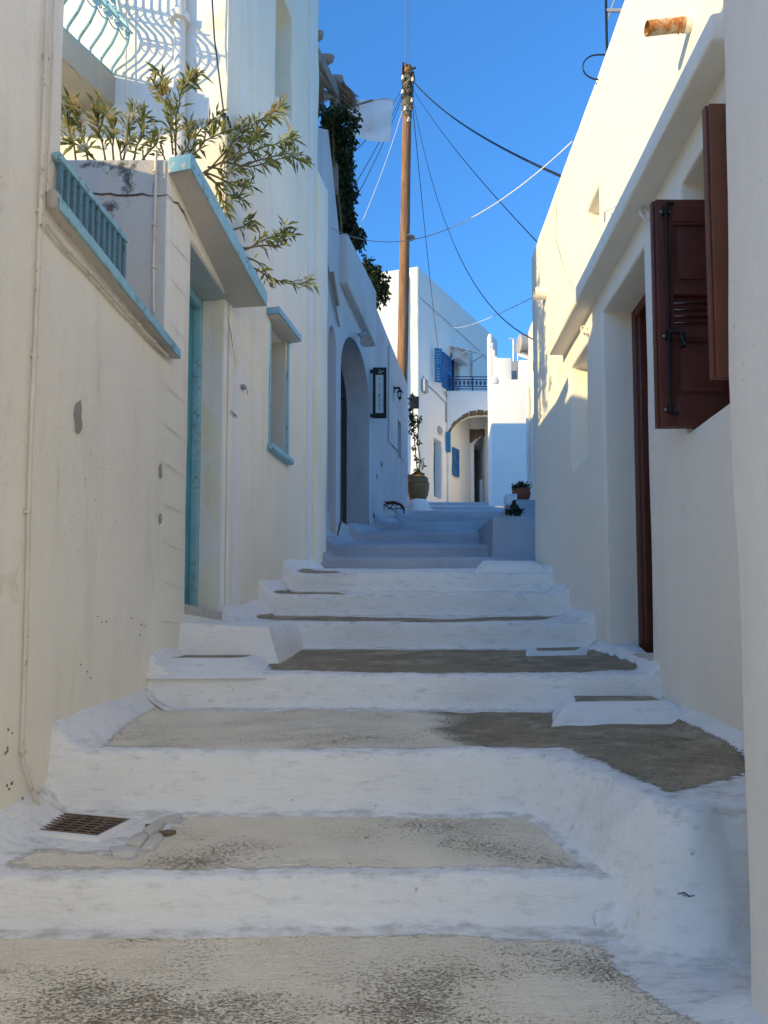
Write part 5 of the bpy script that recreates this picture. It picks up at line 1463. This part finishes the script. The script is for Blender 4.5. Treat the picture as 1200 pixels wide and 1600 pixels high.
m_ = MB(); c = hy(640, 371, 13.95); m_.lathe(c, [(0, .06), (.03, .05), (.12, -.01), (.1, -.02), (0, -.02)], 12); m_.build('shade', M['greym'], lm); m_ = MB(); m_.tube([c + Vector((0, 0, .05)), c + Vector((-.06, 0, .10)), pol(366)], .02, 7); m_.build('arm', M['greym'], lm)

# ------------------------------------------------------------------ plants
def leaf(mb, c, d, up_, L, W, curl=.15):
    d = d.normalized(); s = d.cross(up_)
    if s.length < 1e-3: s = d.cross(Vector((1, 0, 0)))
    s.normalize(); nrm = s.cross(d)
    mid = c + d * L * .5 + nrm * L * curl * .4; tip = c + d * L - Vector((0, 0, L * curl))
    mb.add([c, mid + s * W / 2, tip, mid - s * W / 2], [(0, 1, 2), (0, 2, 3)])
def oleander(name, label, loc, stems, seed, group='oleander sprays above the turquoise canopy'):
    random.seed(seed)
    t = thing(name, label, 'oleander', loc, group)
    sm = MB(); lf = MB(); pe = MB(); wi = MB()
    for pts, dens, flowers in stems:
        pts = [Vector(p) for p in pts]
        m = len(pts); fine = []
        for a, b in zip(pts[:-1], pts[1:]):
            k = max(2, int((b - a).length / .03)); fine += [a.lerp(b, i / k) for i in range(k)]
        fine.append(pts[-1])
        fine = [p + Vector((noise.noise(p * 9), noise.noise(p * 9 + Vector((3, 0, 0))), noise.noise(p * 9 + Vector((0, 3, 0))))) * .012 for p in fine]
        K = len(fine)
        sm.tube(fine, [.007 - .0045 * i / K for i in range(K)], 6)
        for i in range(K):
            f = i / K
            if f < .22: continue
            t_ = (fine[min(i + 1, K - 1)] - fine[max(i - 1, 0)]).normalized()
            for q in range(int(dens * (2.2 if f > .6 else 1.25) + random.random())):
                r = Vector((random.gauss(0, 1), random.gauss(0, 1), random.gauss(0, 1))); r -= t_ * r.dot(t_); r.normalize()
                dd = t_ * random.uniform(.35, 1.1) + r * random.uniform(.5, 1.0)
                leaf(lf, fine[i] + r * .004, dd, Vector((random.gauss(0, .5), random.gauss(0, .5), 1)), random.uniform(.042, .125), random.uniform(.011, .019), random.uniform(-.05, .3))
        for kind, nn in flowers:
            for q in range(int(nn * 1.5)):
                c = fine[-1 - random.randint(0, min(4, K - 2))] + Vector((random.gauss(0, .022), random.gauss(0, .022), random.gauss(.01, .02)))
                tgt = pe if kind == 'w' else wi
                for z in range(5):
                    a = z * 1.256 + random.random(); leaf(tgt, c, Vector((math.cos(a), math.sin(a) , random.uniform(-.1, .6))), Vector((0, 0, 1)), .032 if kind == 'w' else .028, .024 if kind == 'w' else .014, .1)
    sm.build('stems', M['stem'], t)
    o = lf.build('foliage', M['oleander'], t, fix=False, smooth=False); o['kind'] = 'stuff'
    if pe.v: o = pe.build('white_flowers', M['petal'], t, fix=False, smooth=False); o['kind'] = 'stuff'
    if wi.v: o = wi.build('withered_flowers', M['withered'], t, fix=False, smooth=False); o['kind'] = 'stuff'
    return t
def st(y0, y1, *px):
    k = len(px); return [hy(u, v, y0 + (y1 - y0) * i / max(1, k - 1)) for i, (u, v) in enumerate(px)]
oleander('oleander', 'leafy oleander clump with withered blooms above the grey cement wall', hy(150, 250, 4.1), [
    (st(4.10, 4.05, (140, 262), (132, 220), (122, 185), (112, 160)), 3.2, [('y', 8), ('w', 2)]),
    (st(4.10, 4.02, (122, 262), (116, 230), (106, 200), (99, 180)), 2.6, [('y', 6), ('w', 2)]),
    (st(4.20, 4.15, (165, 262), (160, 225), (152, 190), (150, 168)), 3.4, [('y', 6)]),
    (st(4.15, 4.10, (180, 262), (175, 230), (178, 200), (168, 176)), 3.2, [('y', 6), ('w', 3)]),
    (st(4.25, 4.25, (190, 262), (196, 230), (203, 195), (211, 168)), 3.0, [('w', 8)]),
    (st(4.20, 4.20, (205, 262), (212, 235), (224, 210), (226, 184)), 3.2, [('y', 5)]),
    (st(4.30, 4.30, (215, 262), (230, 240), (246, 222), (250, 212)), 2.6, []),
    (st(4.05, 4.0, (160, 262), (140, 242), (122, 228), (106, 226)), 2.4, [('w', 3)]),
    (st(4.10, 4.05, (190, 262), (186, 240), (196, 226), (204, 222)), 2.6, [('w', 3)])], 11)
oleander('oleander', 'tall upright oleander stem before the sunlit balcony wall', hy(275, 250, 4.4), [
    (st(4.40, 4.40, (276, 262), (273, 215), (268, 170), (258, 140), (250, 118)), 3.0, [('y', 8)]),
    (st(4.42, 4.40, (274, 230), (276, 190), (282, 150), (295, 124), (309, 112)), 3.0, [('y', 7)]),
    (st(4.42, 4.40, (270, 240), (266, 190), (258, 160), (238, 128)), 1.6, [('y', 6)]),
    (st(4.42, 4.40, (274, 262), (290, 230), (298, 210), (296, 198)), 2.8, [('y', 7)]),
    (st(4.45, 4.5, (280, 262), (300, 230), (316, 200), (338, 182)), 2.6, [('w', 3)]),
    (st(4.45, 4.5, (285, 262), (305, 240), (322, 222), (344, 206)), 2.6, []),
    (st(4.40, 4.4, (262, 262), (256, 244), (248, 232), (240, 222)), 2.2, [])], 12)
oleander('oleander', 'long oleander branches reaching out right over the alley, highest of the overhanging ones', hy(330, 270, 4.6), [
    (st(4.60, 4.95, (318, 272), (350, 252), (390, 262), (430, 250), (476, 242)), 2.0, []),
    (st(4.60, 4.90, (320, 275), (350, 240), (378, 210), (402, 190), (440, 168)), 2.6, [('y', 6)]),
    (st(4.65, 4.90, (350, 255), (380, 232), (400, 215), (408, 206)), 2.6, [('y', 10)]),
    (st(4.65, 4.90, (360, 250), (400, 235), (436, 222), (458, 214)), 2.6, []),
    (st(4.65, 4.85, (345, 260), (362, 225), (374, 205), (378, 192)), 2.4, [('w', 5)]),
    (st(4.65, 4.90, (380, 258), (420, 245), (450, 240), (470, 252)), 2.2, [])], 13)
oleander('oleander', 'dense oleander tuft hanging just past the turquoise canopy edge', hy(330, 290, 4.55), [
    (st(4.55, 4.70, (318, 270), (335, 285), (345, 305), (350, 330)), 3.2, []),
    (st(4.55, 4.75, (320, 270), (345, 280), (365, 290), (390, 288)), 3.0, [('w', 2)]),
    (st(4.55, 4.75, (322, 275), (345, 295), (360, 310), (378, 312)), 3.0, []),
    (st(4.55, 4.70, (325, 262), (345, 265), (355, 272), (372, 262)), 2.6, [])], 14)
oleander('oleander', 'sparse oleander twigs hanging lowest, beside the small turquoise framed window', hy(380, 400, 4.8), [
    (st(4.75, 4.95, (362, 362), (385, 350), (392, 345)), 2.4, []),
    (st(4.75, 5.00, (378, 392), (400, 382), (424, 370), (456, 368)), 2.6, []),
    (st(4.75, 5.00, (376, 388), (410, 384), (432, 384), (446, 352)), 2.2, []),
    (st(4.75, 5.05, (380, 400), (395, 418), (420, 432), (450, 444), (486, 441)), 1.1, [('y', 5)]),
    (st(4.75, 4.98, (384, 402), (400, 408), (412, 420), (420, 440)), 1.4, [])], 15)

def leafy(mb, c, r, n, L, flat=1.0, seedv=None):
    for i in range(n):
        v = Vector((random.gauss(0, 1), random.gauss(0, 1), random.gauss(0, 1)))
        v = v.normalized() * (random.random() ** .5)
        p = Vector(c) + Vector((v.x * r[0], v.y * r[1], v.z * r[2]))
        d = Vector((random.gauss(0, 1), random.gauss(0, 1), random.gauss(-.4, .8)))
        leaf(mb, p, d, Vector((random.gauss(0, 1), random.gauss(0, 1), 1)), L * random.uniform(.7, 1.3), L * random.uniform(.5, .8), random.uniform(0, .3))
# pergola on the terrace
YP = 7.75
pg = thing('pergola', 'weathered timber pergola with palm thatch above the vine on the terrace', 'pergola', hy(515, 230, YP))
def beam(a, b, w_, h_, mat, name, taper=None):
    a, b = Vector(a), Vector(b); d = (b - a).normalized(); s = d.cross(Vector((0, 0, 1))).normalized() * w_ / 2; u = s.cross(d).normalized() * h_ / 2
    m = MB(); m.hexa([a - s - u, b - s - u, b + s - u, a + s - u, a - s + u, b - s + u, b + s + u, a + s + u]); return m.build(name, mat, pg, bevel=.006)
beam(hy(486, 72, YP - .6), hy(531, 160, YP + .55), .09, .13, M['timber'], 'beam')
beam(hy(494, 104, YP - .3), hy(545, 172, YP + .8), .05, .10, M['timberw'], 'beam')
for (u0, v0, u1, v1, yy) in ((470, 60, 504, 55, YP - .55), (486, 94, 521, 92, YP - .1), (498, 128, 535, 124, YP + .35)):
    a, b = hy(u0, v0, yy), hy(u1, v1, yy); d = (b - a)
    m = MB(); n3 = [(a + d * f, r) for f, r in ((0, .055), (.75, .055), (.9, .045), (1, .02))]
    m.tube([p + Vector((0, 0, .055 - r)) for p, r in n3], [r for p, r in n3], 10); m.build('rafter', M['timberw'], pg)
beam(hy(522, 158, YP + .35), hy(522, 300, YP + .35), .10, .10, M['timber'], 'post')
beam(hy(488, 150, YP + .0), hy(518, 150, YP + .3), .07, .07, M['timber'], 'beam')
random.seed(21)
m_ = MB()
for i in range(260):
    a = hy(random.uniform(500, 532), random.uniform(112, 146), YP + random.uniform(.2, .6)); b = hy(random.uniform(540, 564), random.uniform(146, 172), YP + .5 + random.uniform(0, .2))
    if i % 4 == 0: a = hy(random.uniform(490, 505), random.uniform(120, 140), YP + random.uniform(-.3, .3)); b = a + Vector((random.uniform(-.02, .06), random.uniform(-.1, .1), -random.uniform(.15, .35)))
    leaf(m_, a, b - a, Vector((random.gauss(0, 1), random.gauss(0, 1), 1)), (b - a).length, .014, .05)
o = m_.build('thatch', M['thatch'], pg, fix=False, smooth=False); o['kind'] = 'stuff'
# vines
def vine(label, loc, clumps, stems, seed, mat='vine', L=.055, name='vine', cat='vine', group=None, stemr=.012):
    random.seed(seed); t = thing(name, label, cat, loc, group)
    m = MB()
    for pts in stems: m.tube(pts, stemr, 6)
    m.build('stems', M['stem'], t)
    m = MB()
    for c, r, n in clumps: leafy(m, c, r, n, L)
    o = m.build('foliage', M[mat], t, fix=False, smooth=False); o['kind'] = 'stuff'
    return t
yv = 7.75
cl = []
random.seed(4)
for (u, v, ru, rv, n) in [(508, 185, 8, 10, 60), (530, 182, 18, 7, 130), (553, 190, 10, 6, 50), (518, 205, 12, 14, 260), (535, 215, 10, 10, 120), (548, 222, 8, 6, 60), (524, 240, 13, 18, 380), (540, 245, 8, 10, 110), (532, 270, 14, 18, 420), (545, 262, 8, 10, 90), (535, 300, 13, 18, 420), (550, 300, 8, 10, 90), (538, 330, 12, 18, 380), (535, 355, 9, 14, 200), (555, 370, 12, 10, 220), (562, 375, 8, 6, 60), (548, 345, 8, 10, 100)]:
    c = hy(u, v, yv + (v - 180) * .006); px = c.y / F
    cl.append((c, (ru * px * 1.25, .22, rv * px * 1.25), int(n * 2.2)))
vine('dark leafy vine tumbling from the pergola down over the terrace wall', hy(530, 380, yv + .9), cl,
     [[hy(520, 190, yv), hy(522, 260, yv + .3), hy(532, 330, yv + .7), hy(535, 380, yv + .9)], [hy(508, 185, yv), hy(540, 180, yv), hy(566, 186, yv)]], 31)
cl = []
for (u, v, ru, rv, n) in [(575, 420, 10, 8, 130), (585, 432, 14, 12, 260), (580, 448, 10, 12, 200), (594, 452, 10, 8, 110), (602, 442, 6, 6, 40), (590, 466, 7, 6, 60), (583, 465, 5, 8, 50), (570, 410, 5, 6, 30), (604, 462, 4, 6, 25)]:
    c = hy(u, v, 9.9); px = c.y / F; cl.append((c, (ru * px * 1.1, .25, rv * px * 1.1), int(n * 1.5)))
vine('small dark bush spilling over the parapet left of the wooden pole', hy(580, 470, 9.9), cl, [[hy(576, 480, 10.0), hy(580, 450, 9.95), hy(590, 430, 9.9)], [hy(580, 450, 9.95), hy(602, 450, 9.85)]], 32, L=.065)
# white cloth flying by the pergola
ct = MB(); nu, nv = 14, 12
cor = [(538, 155), (614, 157), (610, 221), (549, 211)]
for j in range(nv + 1):
    for i in range(nu + 1):
        a, b = i / nu, j / nv
        uu = (cor[0][0] * (1 - a) + cor[1][0] * a) * (1 - b) + (cor[3][0] * (1 - a) + cor[2][0] * a) * b
        vv = (cor[0][1] * (1 - a) + cor[1][1] * a) * (1 - b) + (cor[3][1] * (1 - a) + cor[2][1] * a) * b + 4 * math.sin(a * 3.1) * b
        p = hy(uu, vv, 8.3 + .10 * math.sin(a * 6 + b * 2.5) + .06 * math.sin(b * 7 + a * 3)); ct.v.append(p)
for j in range(nv):
    for i in range(nu): ct.f.append((j * (nu + 1) + i, j * (nu + 1) + i + 1, (j + 1) * (nu + 1) + i + 1, (j + 1) * (nu + 1) + i))
fg = thing('flag', 'plain white cloth flying beside the pergola against the sky', 'flag', hy(546, 160, 8.3))
ct.build('cloth', M['cloth'], fg, fix=False)
m_ = MB(); m_.tube([hy(520, 176, 8.3), hy(580, 157, 8.3), hy(614, 157.5, 8.3)], .012, 6); m_.build('rod', M['timber'], fg)
m_ = MB(); m_.tube([hy(582, 158, 8.29), hy(600, 156, 8.29), hy(613, 158, 8.29), hy(616, 163, 8.29)], [.012, .022, .02, .01], 7); m_.build('gathered_hem', M['cloth'], fg)

# big jar with a climbing plant
YJ = 14.2
jb_ = hy(653.5, 782, YJ); pxm = YJ / F
jr = thing('clay_jar', 'big ochre clay jar at the end of the arch house, climbing plant inside', 'jar', jb_)
H = 42 * pxm; Rm = 17.5 * pxm
m_ = MB(); m_.lathe(jb_, [(0, 0), (Rm * .62, 0), (Rm * .7, H * .04), (Rm * .88, H * .2), (Rm * .99, H * .42), (Rm, H * .55), (Rm * .93, H * .75), (Rm * .78, H * .88), (Rm * .55, H * .94), (Rm * .52, H * .97), (Rm * .62, H * 1.0), (Rm * .58, H * 1.01), (Rm * .46, H * .97), (Rm * .45, H * .8), (0, H * .8)], 28); m_.build('body', M['jar'], jr)
for f, r in ((.62, 1.0), (.82, .88)):
    m_ = MB(); m_.tube([jb_ + Vector((Rm * r * math.cos(a), Rm * r * math.sin(a), H * f)) for a in [i * math.pi / 12 for i in range(25)]], .008, 5); m_.build('ring_band', M['jar'], jr)
m_ = MB(); m_.lathe(Vector((jb_.x, jb_.y, jb_.z - .14)), [(0, .14), (.17, .14), (.2, .10), (.23, 0.0), (.23, -.15)], 18); o = m_.build('jar_base', M['pave'], stair); 
m_ = MB(); q = hy(641, 752, YJ + .2); m_.box((q.x - .06, YJ + .1, q.z - .12), (q.x + .08, YJ + .25, q.z + .12)); o = m_.build('dark_box', M['dim'], None, bevel=.01); tag(o, 'small dark box half hidden behind the clay jar', 'box')
m_ = MB(); m_.box((o.location.x - .05, YJ + .1, street(YJ) - .2), (o.location.x + .08, YJ + .25, q.z - .122)); m_.build('jar_base', M['pave'], stair)
cl = []
for (u, v, ru, rv, n) in [(645, 622, 5, 8, 60), (643, 650, 5, 8, 60), (648, 660, 8, 6, 60), (655, 655, 5, 4, 30), (644, 672, 4, 6, 30), (650, 682, 5, 4, 25), (655, 690, 4, 3, 16), (645, 700, 4, 4, 20), (650, 715, 3, 4, 14), (657, 720, 4, 3, 14), (652, 735, 5, 5, 30), (660, 728, 3, 3, 10), (642, 636, 3, 6, 30)]:
    c = hy(u, v, YJ - .1); cl.append((c, (ru * pxm, .1, rv * pxm), n))
vine('thin climbing plant rising from the ochre clay jar', jb_ + Vector((0, 0, H)), cl, [[hy(653, 745, YJ), hy(650, 715, YJ - .05), hy(647, 680, YJ - .08), hy(645, 640, YJ - .1), hy(644, 615, YJ - .1)], [hy(653, 742, YJ), hy(657, 720, YJ), hy(652, 690, YJ), hy(655, 655, YJ)]], 33, mat='vinel', L=.07, name='climbing_plant', cat='plant')
bd = thing('notice_board', 'small black board hung past the end of the arch house above the clay jar', 'board', hy(640, 630, 13.0))
m_ = MB(); m_.box(*ybox(640, 620, 654.5, 638, 13.0, .05)); m_.build('panel', M['black'], bd, bevel=.005); m_ = MB(); m_.tube([hy(632, 622, 12.0), hy(640, 623, 13.0), hy(652, 622, 13.0)], .014, 6); m_.build('bracket', M['black'], bd)
# dead twigs at the foot of the arch house
random.seed(9)
tg = thing('dead_branch', 'tangled dark dry branch lying at the foot of the arch house', 'branch', hslope(615, 798, 11.2, zr(2.4), .2))
m_ = MB()
yb_ = 10.6
m_.tube([hy(600, 772, yb_), hy(601, 785, yb_), hy(608, 786, yb_ - .1), (hy(616, 785, yb_ - .1)), hy(625, 788, yb_ - .2), hy(631, 794, yb_ - .3), hy(631, 803, yb_ - .35)], [.012, .02, .025, .025, .022, .018, .008], 6)
for q in range(14):
    a = hy(random.uniform(600, 632), random.uniform(783, 796), yb_ - .2); m_.tube([a, a + Vector((random.uniform(-.12, .12), random.uniform(-.1, .1), random.uniform(-.08, .06)))], [.008, .004], 5)
m_.build('twigs', M['brownwood'], tg)
# terracotta pot with plant on the ledge
pb = hy(814.5, 783, 11.0); pxm = 11 / F
pot = thing('flower_pot', 'round terracotta pot on the white ledge far up the street', 'flower pot', pb)
m_ = MB(); m_.lathe(pb, [(0, 0), (9 * pxm, 0), (13.5 * pxm, 5 * pxm), (15 * pxm, 12 * pxm), (13.5 * pxm, 17 * pxm), (14.5 * pxm, 18.5 * pxm), (12.5 * pxm, 18.5 * pxm), (11.5 * pxm, 15 * pxm), (0, 14 * pxm)], 24); m_.build('pot', M['terracotta'], pot)
vine('bushy green plant growing in the round terracotta pot', pb + Vector((0, 0, .16)), [(hy(u, v, 11), (r * pxm, .12, r2 * pxm), n) for u, v, r, r2, n in ((806, 761, 7, 5, 70), (816, 760, 8, 6, 90), (824, 760, 6, 6, 50), (812, 756, 6, 4, 40))], [[pb + Vector((0, 0, .14)), pb + Vector((-.03, 0, .28))], [pb + Vector((0, 0, .14)), pb + Vector((.06, 0, .28))]], 34, L=.05, name='potted_plant', cat='plant')
pb2 = hy(804, 806, 9.65)
vine('low bushy plant behind the tall whitewashed block', pb2, [(hy(u, v, 9.6), (r * .0087, .12, r2 * .0087), n) for u, v, r, r2, n in ((797, 799, 7, 5, 60), (807, 797, 8, 6, 80), (803, 790, 6, 5, 40), (812, 801, 5, 4, 30), (803, 785, 2, 3, 10))], [[pb2 + Vector((0, 0, -.1)), hy(803, 788, 9.6)], [pb2 + Vector((0, 0, -.1)), hy(812, 796, 9.6)]], 35, L=.05, name='shrub', cat='plant')
m_ = MB(); q = hy(796, 780, 10.8); m_.box((q.x - .06, 10.7, zr(2.45)), (q.x + .1, 10.95, q.z + .06)); m_.build('kerb_stone', M['pave'], stair)

# ------------------------------------------------------------------ drain cover and broken paving on the second tread
def T1(u, v, up_=0.0):
    h = hslope(u, v, 2.22, zr(-.64), .135); return Vector((h.x, h.y, h.z + up_))
dc = thing('drain_cover', 'rusty square floor grate set in white cement at the left of the second tread', 'drain cover', T1(125, 1292))
g4 = [T1(48, 1301), T1(150, 1311), T1(203, 1284), T1(100, 1275)]
def lerpq(a, b): return g4[0].lerp(g4[1], a).lerp(g4[3].lerp(g4[2], a), b)
m_ = MB(); base_ = [lerpq(a, b) + Vector((0, 0, .006)) for a, b in ((0, 0), (1, 0), (1, 1), (0, 1))]; m_.prism([p - Vector((0, 0, .02)) for p in base_], (0, 0, .018)); m_.build('pit', M['dim'], dc)
M['rustiron'] = paint('rusted_iron', (.17, .12, .085), (.24, .18, .13), rough=.95)
m_ = MB()
for q in range(6):
    a = q / 5; m_.tube([lerpq(a, .02) + Vector((0, 0, .010)), lerpq(a, .98) + Vector((0, 0, .010))], .0045, 5)
o_g = m_.build('grate', M['rustiron'], dc)
m2 = MB(); vv = lerpq(1, .5) - lerpq(0, .5); m2.tube([-vv * .49, vv * .49], .0035, 5); bo = m2.build('bar', M['rustiron'], o_g, loc=(0, 0, 0)); me = bo.data; bpy.data.objects.remove(bo)
for q in range(8): inst('bar', me, o_g, lerpq(.5, .05 + q * .90 / 7) + Vector((0, 0, .012)))
m_ = MB()
def band(a0, b0, a1, b1, h=.016):
    p = [lerpq(a0, b0), lerpq(a1, b0), lerpq(a1, b1), lerpq(a0, b1)]; m_.prism([x - Vector((0, 0, .02)) for x in p], (0, 0, .02 + h))
band(-.12, -.16, 1.14, -.02); band(-.12, 1.02, 1.14, 1.12, .014); band(-.12, -.019, -.01, 1.019, .015); band(1.02, -.019, 1.14, 1.019, .015)
n_att = None
m_.build('frame', M['whitep'], dc, bevel=.004)
random.seed(17)
def chunk(px, h, name='paving_stone'):
    m = MB(); p = [T1(u, v, -.02) for u, v in px]
    m.prism(p, (0, 0, .02 + h)); return m.build(name, M['chunk'], stair, bevel=.006)
M['chunk'] = plaster('broken_white_cement', (.66, .63, .57), (.55, .52, .46), stain=(.3, .26, .2), stain_amt=.5, speck=.4)
for px, h in (([(170, 1326), (176, 1337), (212, 1337), (218, 1327), (196, 1324)], .010), ([(196, 1323), (219, 1326), (232, 1310), (222, 1305), (206, 1311)], .016), ([(222, 1304), (234, 1309), (252, 1298), (258, 1290), (240, 1291)], .020),
              ([(238, 1289), (259, 1288), (286, 1277), (276, 1275), (250, 1282)], .012), ([(234, 1310), (220, 1327), (240, 1326), (256, 1311), (252, 1301)], .008)):
    chunk(px, h)
for u, v, a, b in ((262, 1304, .03, .018), (236, 1294, .022, .014)):
    c = T1(u, v, .004); m_ = MB(); m_.prism([c + Vector((math.cos(t_) * a * random.uniform(.6, 1.2), math.sin(t_) * b * random.uniform(.6, 1.2), 0)) for t_ in [i * .7 for i in range(9)]], (0, 0, .010)); m_.build('gap', M['rustiron'], stair, smooth=False)
# cracks and chips on the lumpy landing block
blk = [o for o in stair.children if o.name.startswith('step') and 'landing' in o.get('label', '')][0]
BO = wloc(blk)
def onblk(u, v):
    ok, loc_, nr_, ix = blk.ray_cast(CAMP - BO, ray(u, v).normalized())
    return (loc_ + BO - ray(u, v).normalized() * .002) if ok else None
for px in ([(1058, 1396), (1070, 1395), (1078, 1400), (1086, 1398)], [(1066, 1397), (1072, 1401)]):
    pts = [onblk(u + random.uniform(-1, 1), v + random.uniform(-1, 1)) for u, v in px]
    pts = [p for p in pts if p]
    if len(pts) > 1:
        m_ = MB(); m_.tube(pts, [.0012] + [.0022] * (len(pts) - 2) + [.001], 4); m_.build('crack', M['crack'], stair)
# drift of dry leaves below the first riser
random.seed(2)
m_ = MB()
for q in range(26):
    c = hslope(90 + random.gauss(0, 8), 1444 + random.gauss(0, 4), 2.22, zr(-.79), .135) + Vector((0, -.0, .006))
    leaf(m_, c, Vector((random.gauss(0, 1), random.gauss(0, 1), random.uniform(0, .5))), Vector((0, 0, 1)), .02, .012, .1)
o = m_.build('leaf_litter', M['brownwood'], None, fix=False, smooth=False); tag(o, 'few dry leaves below the first riser at the left', 'leaves', kind='stuff')
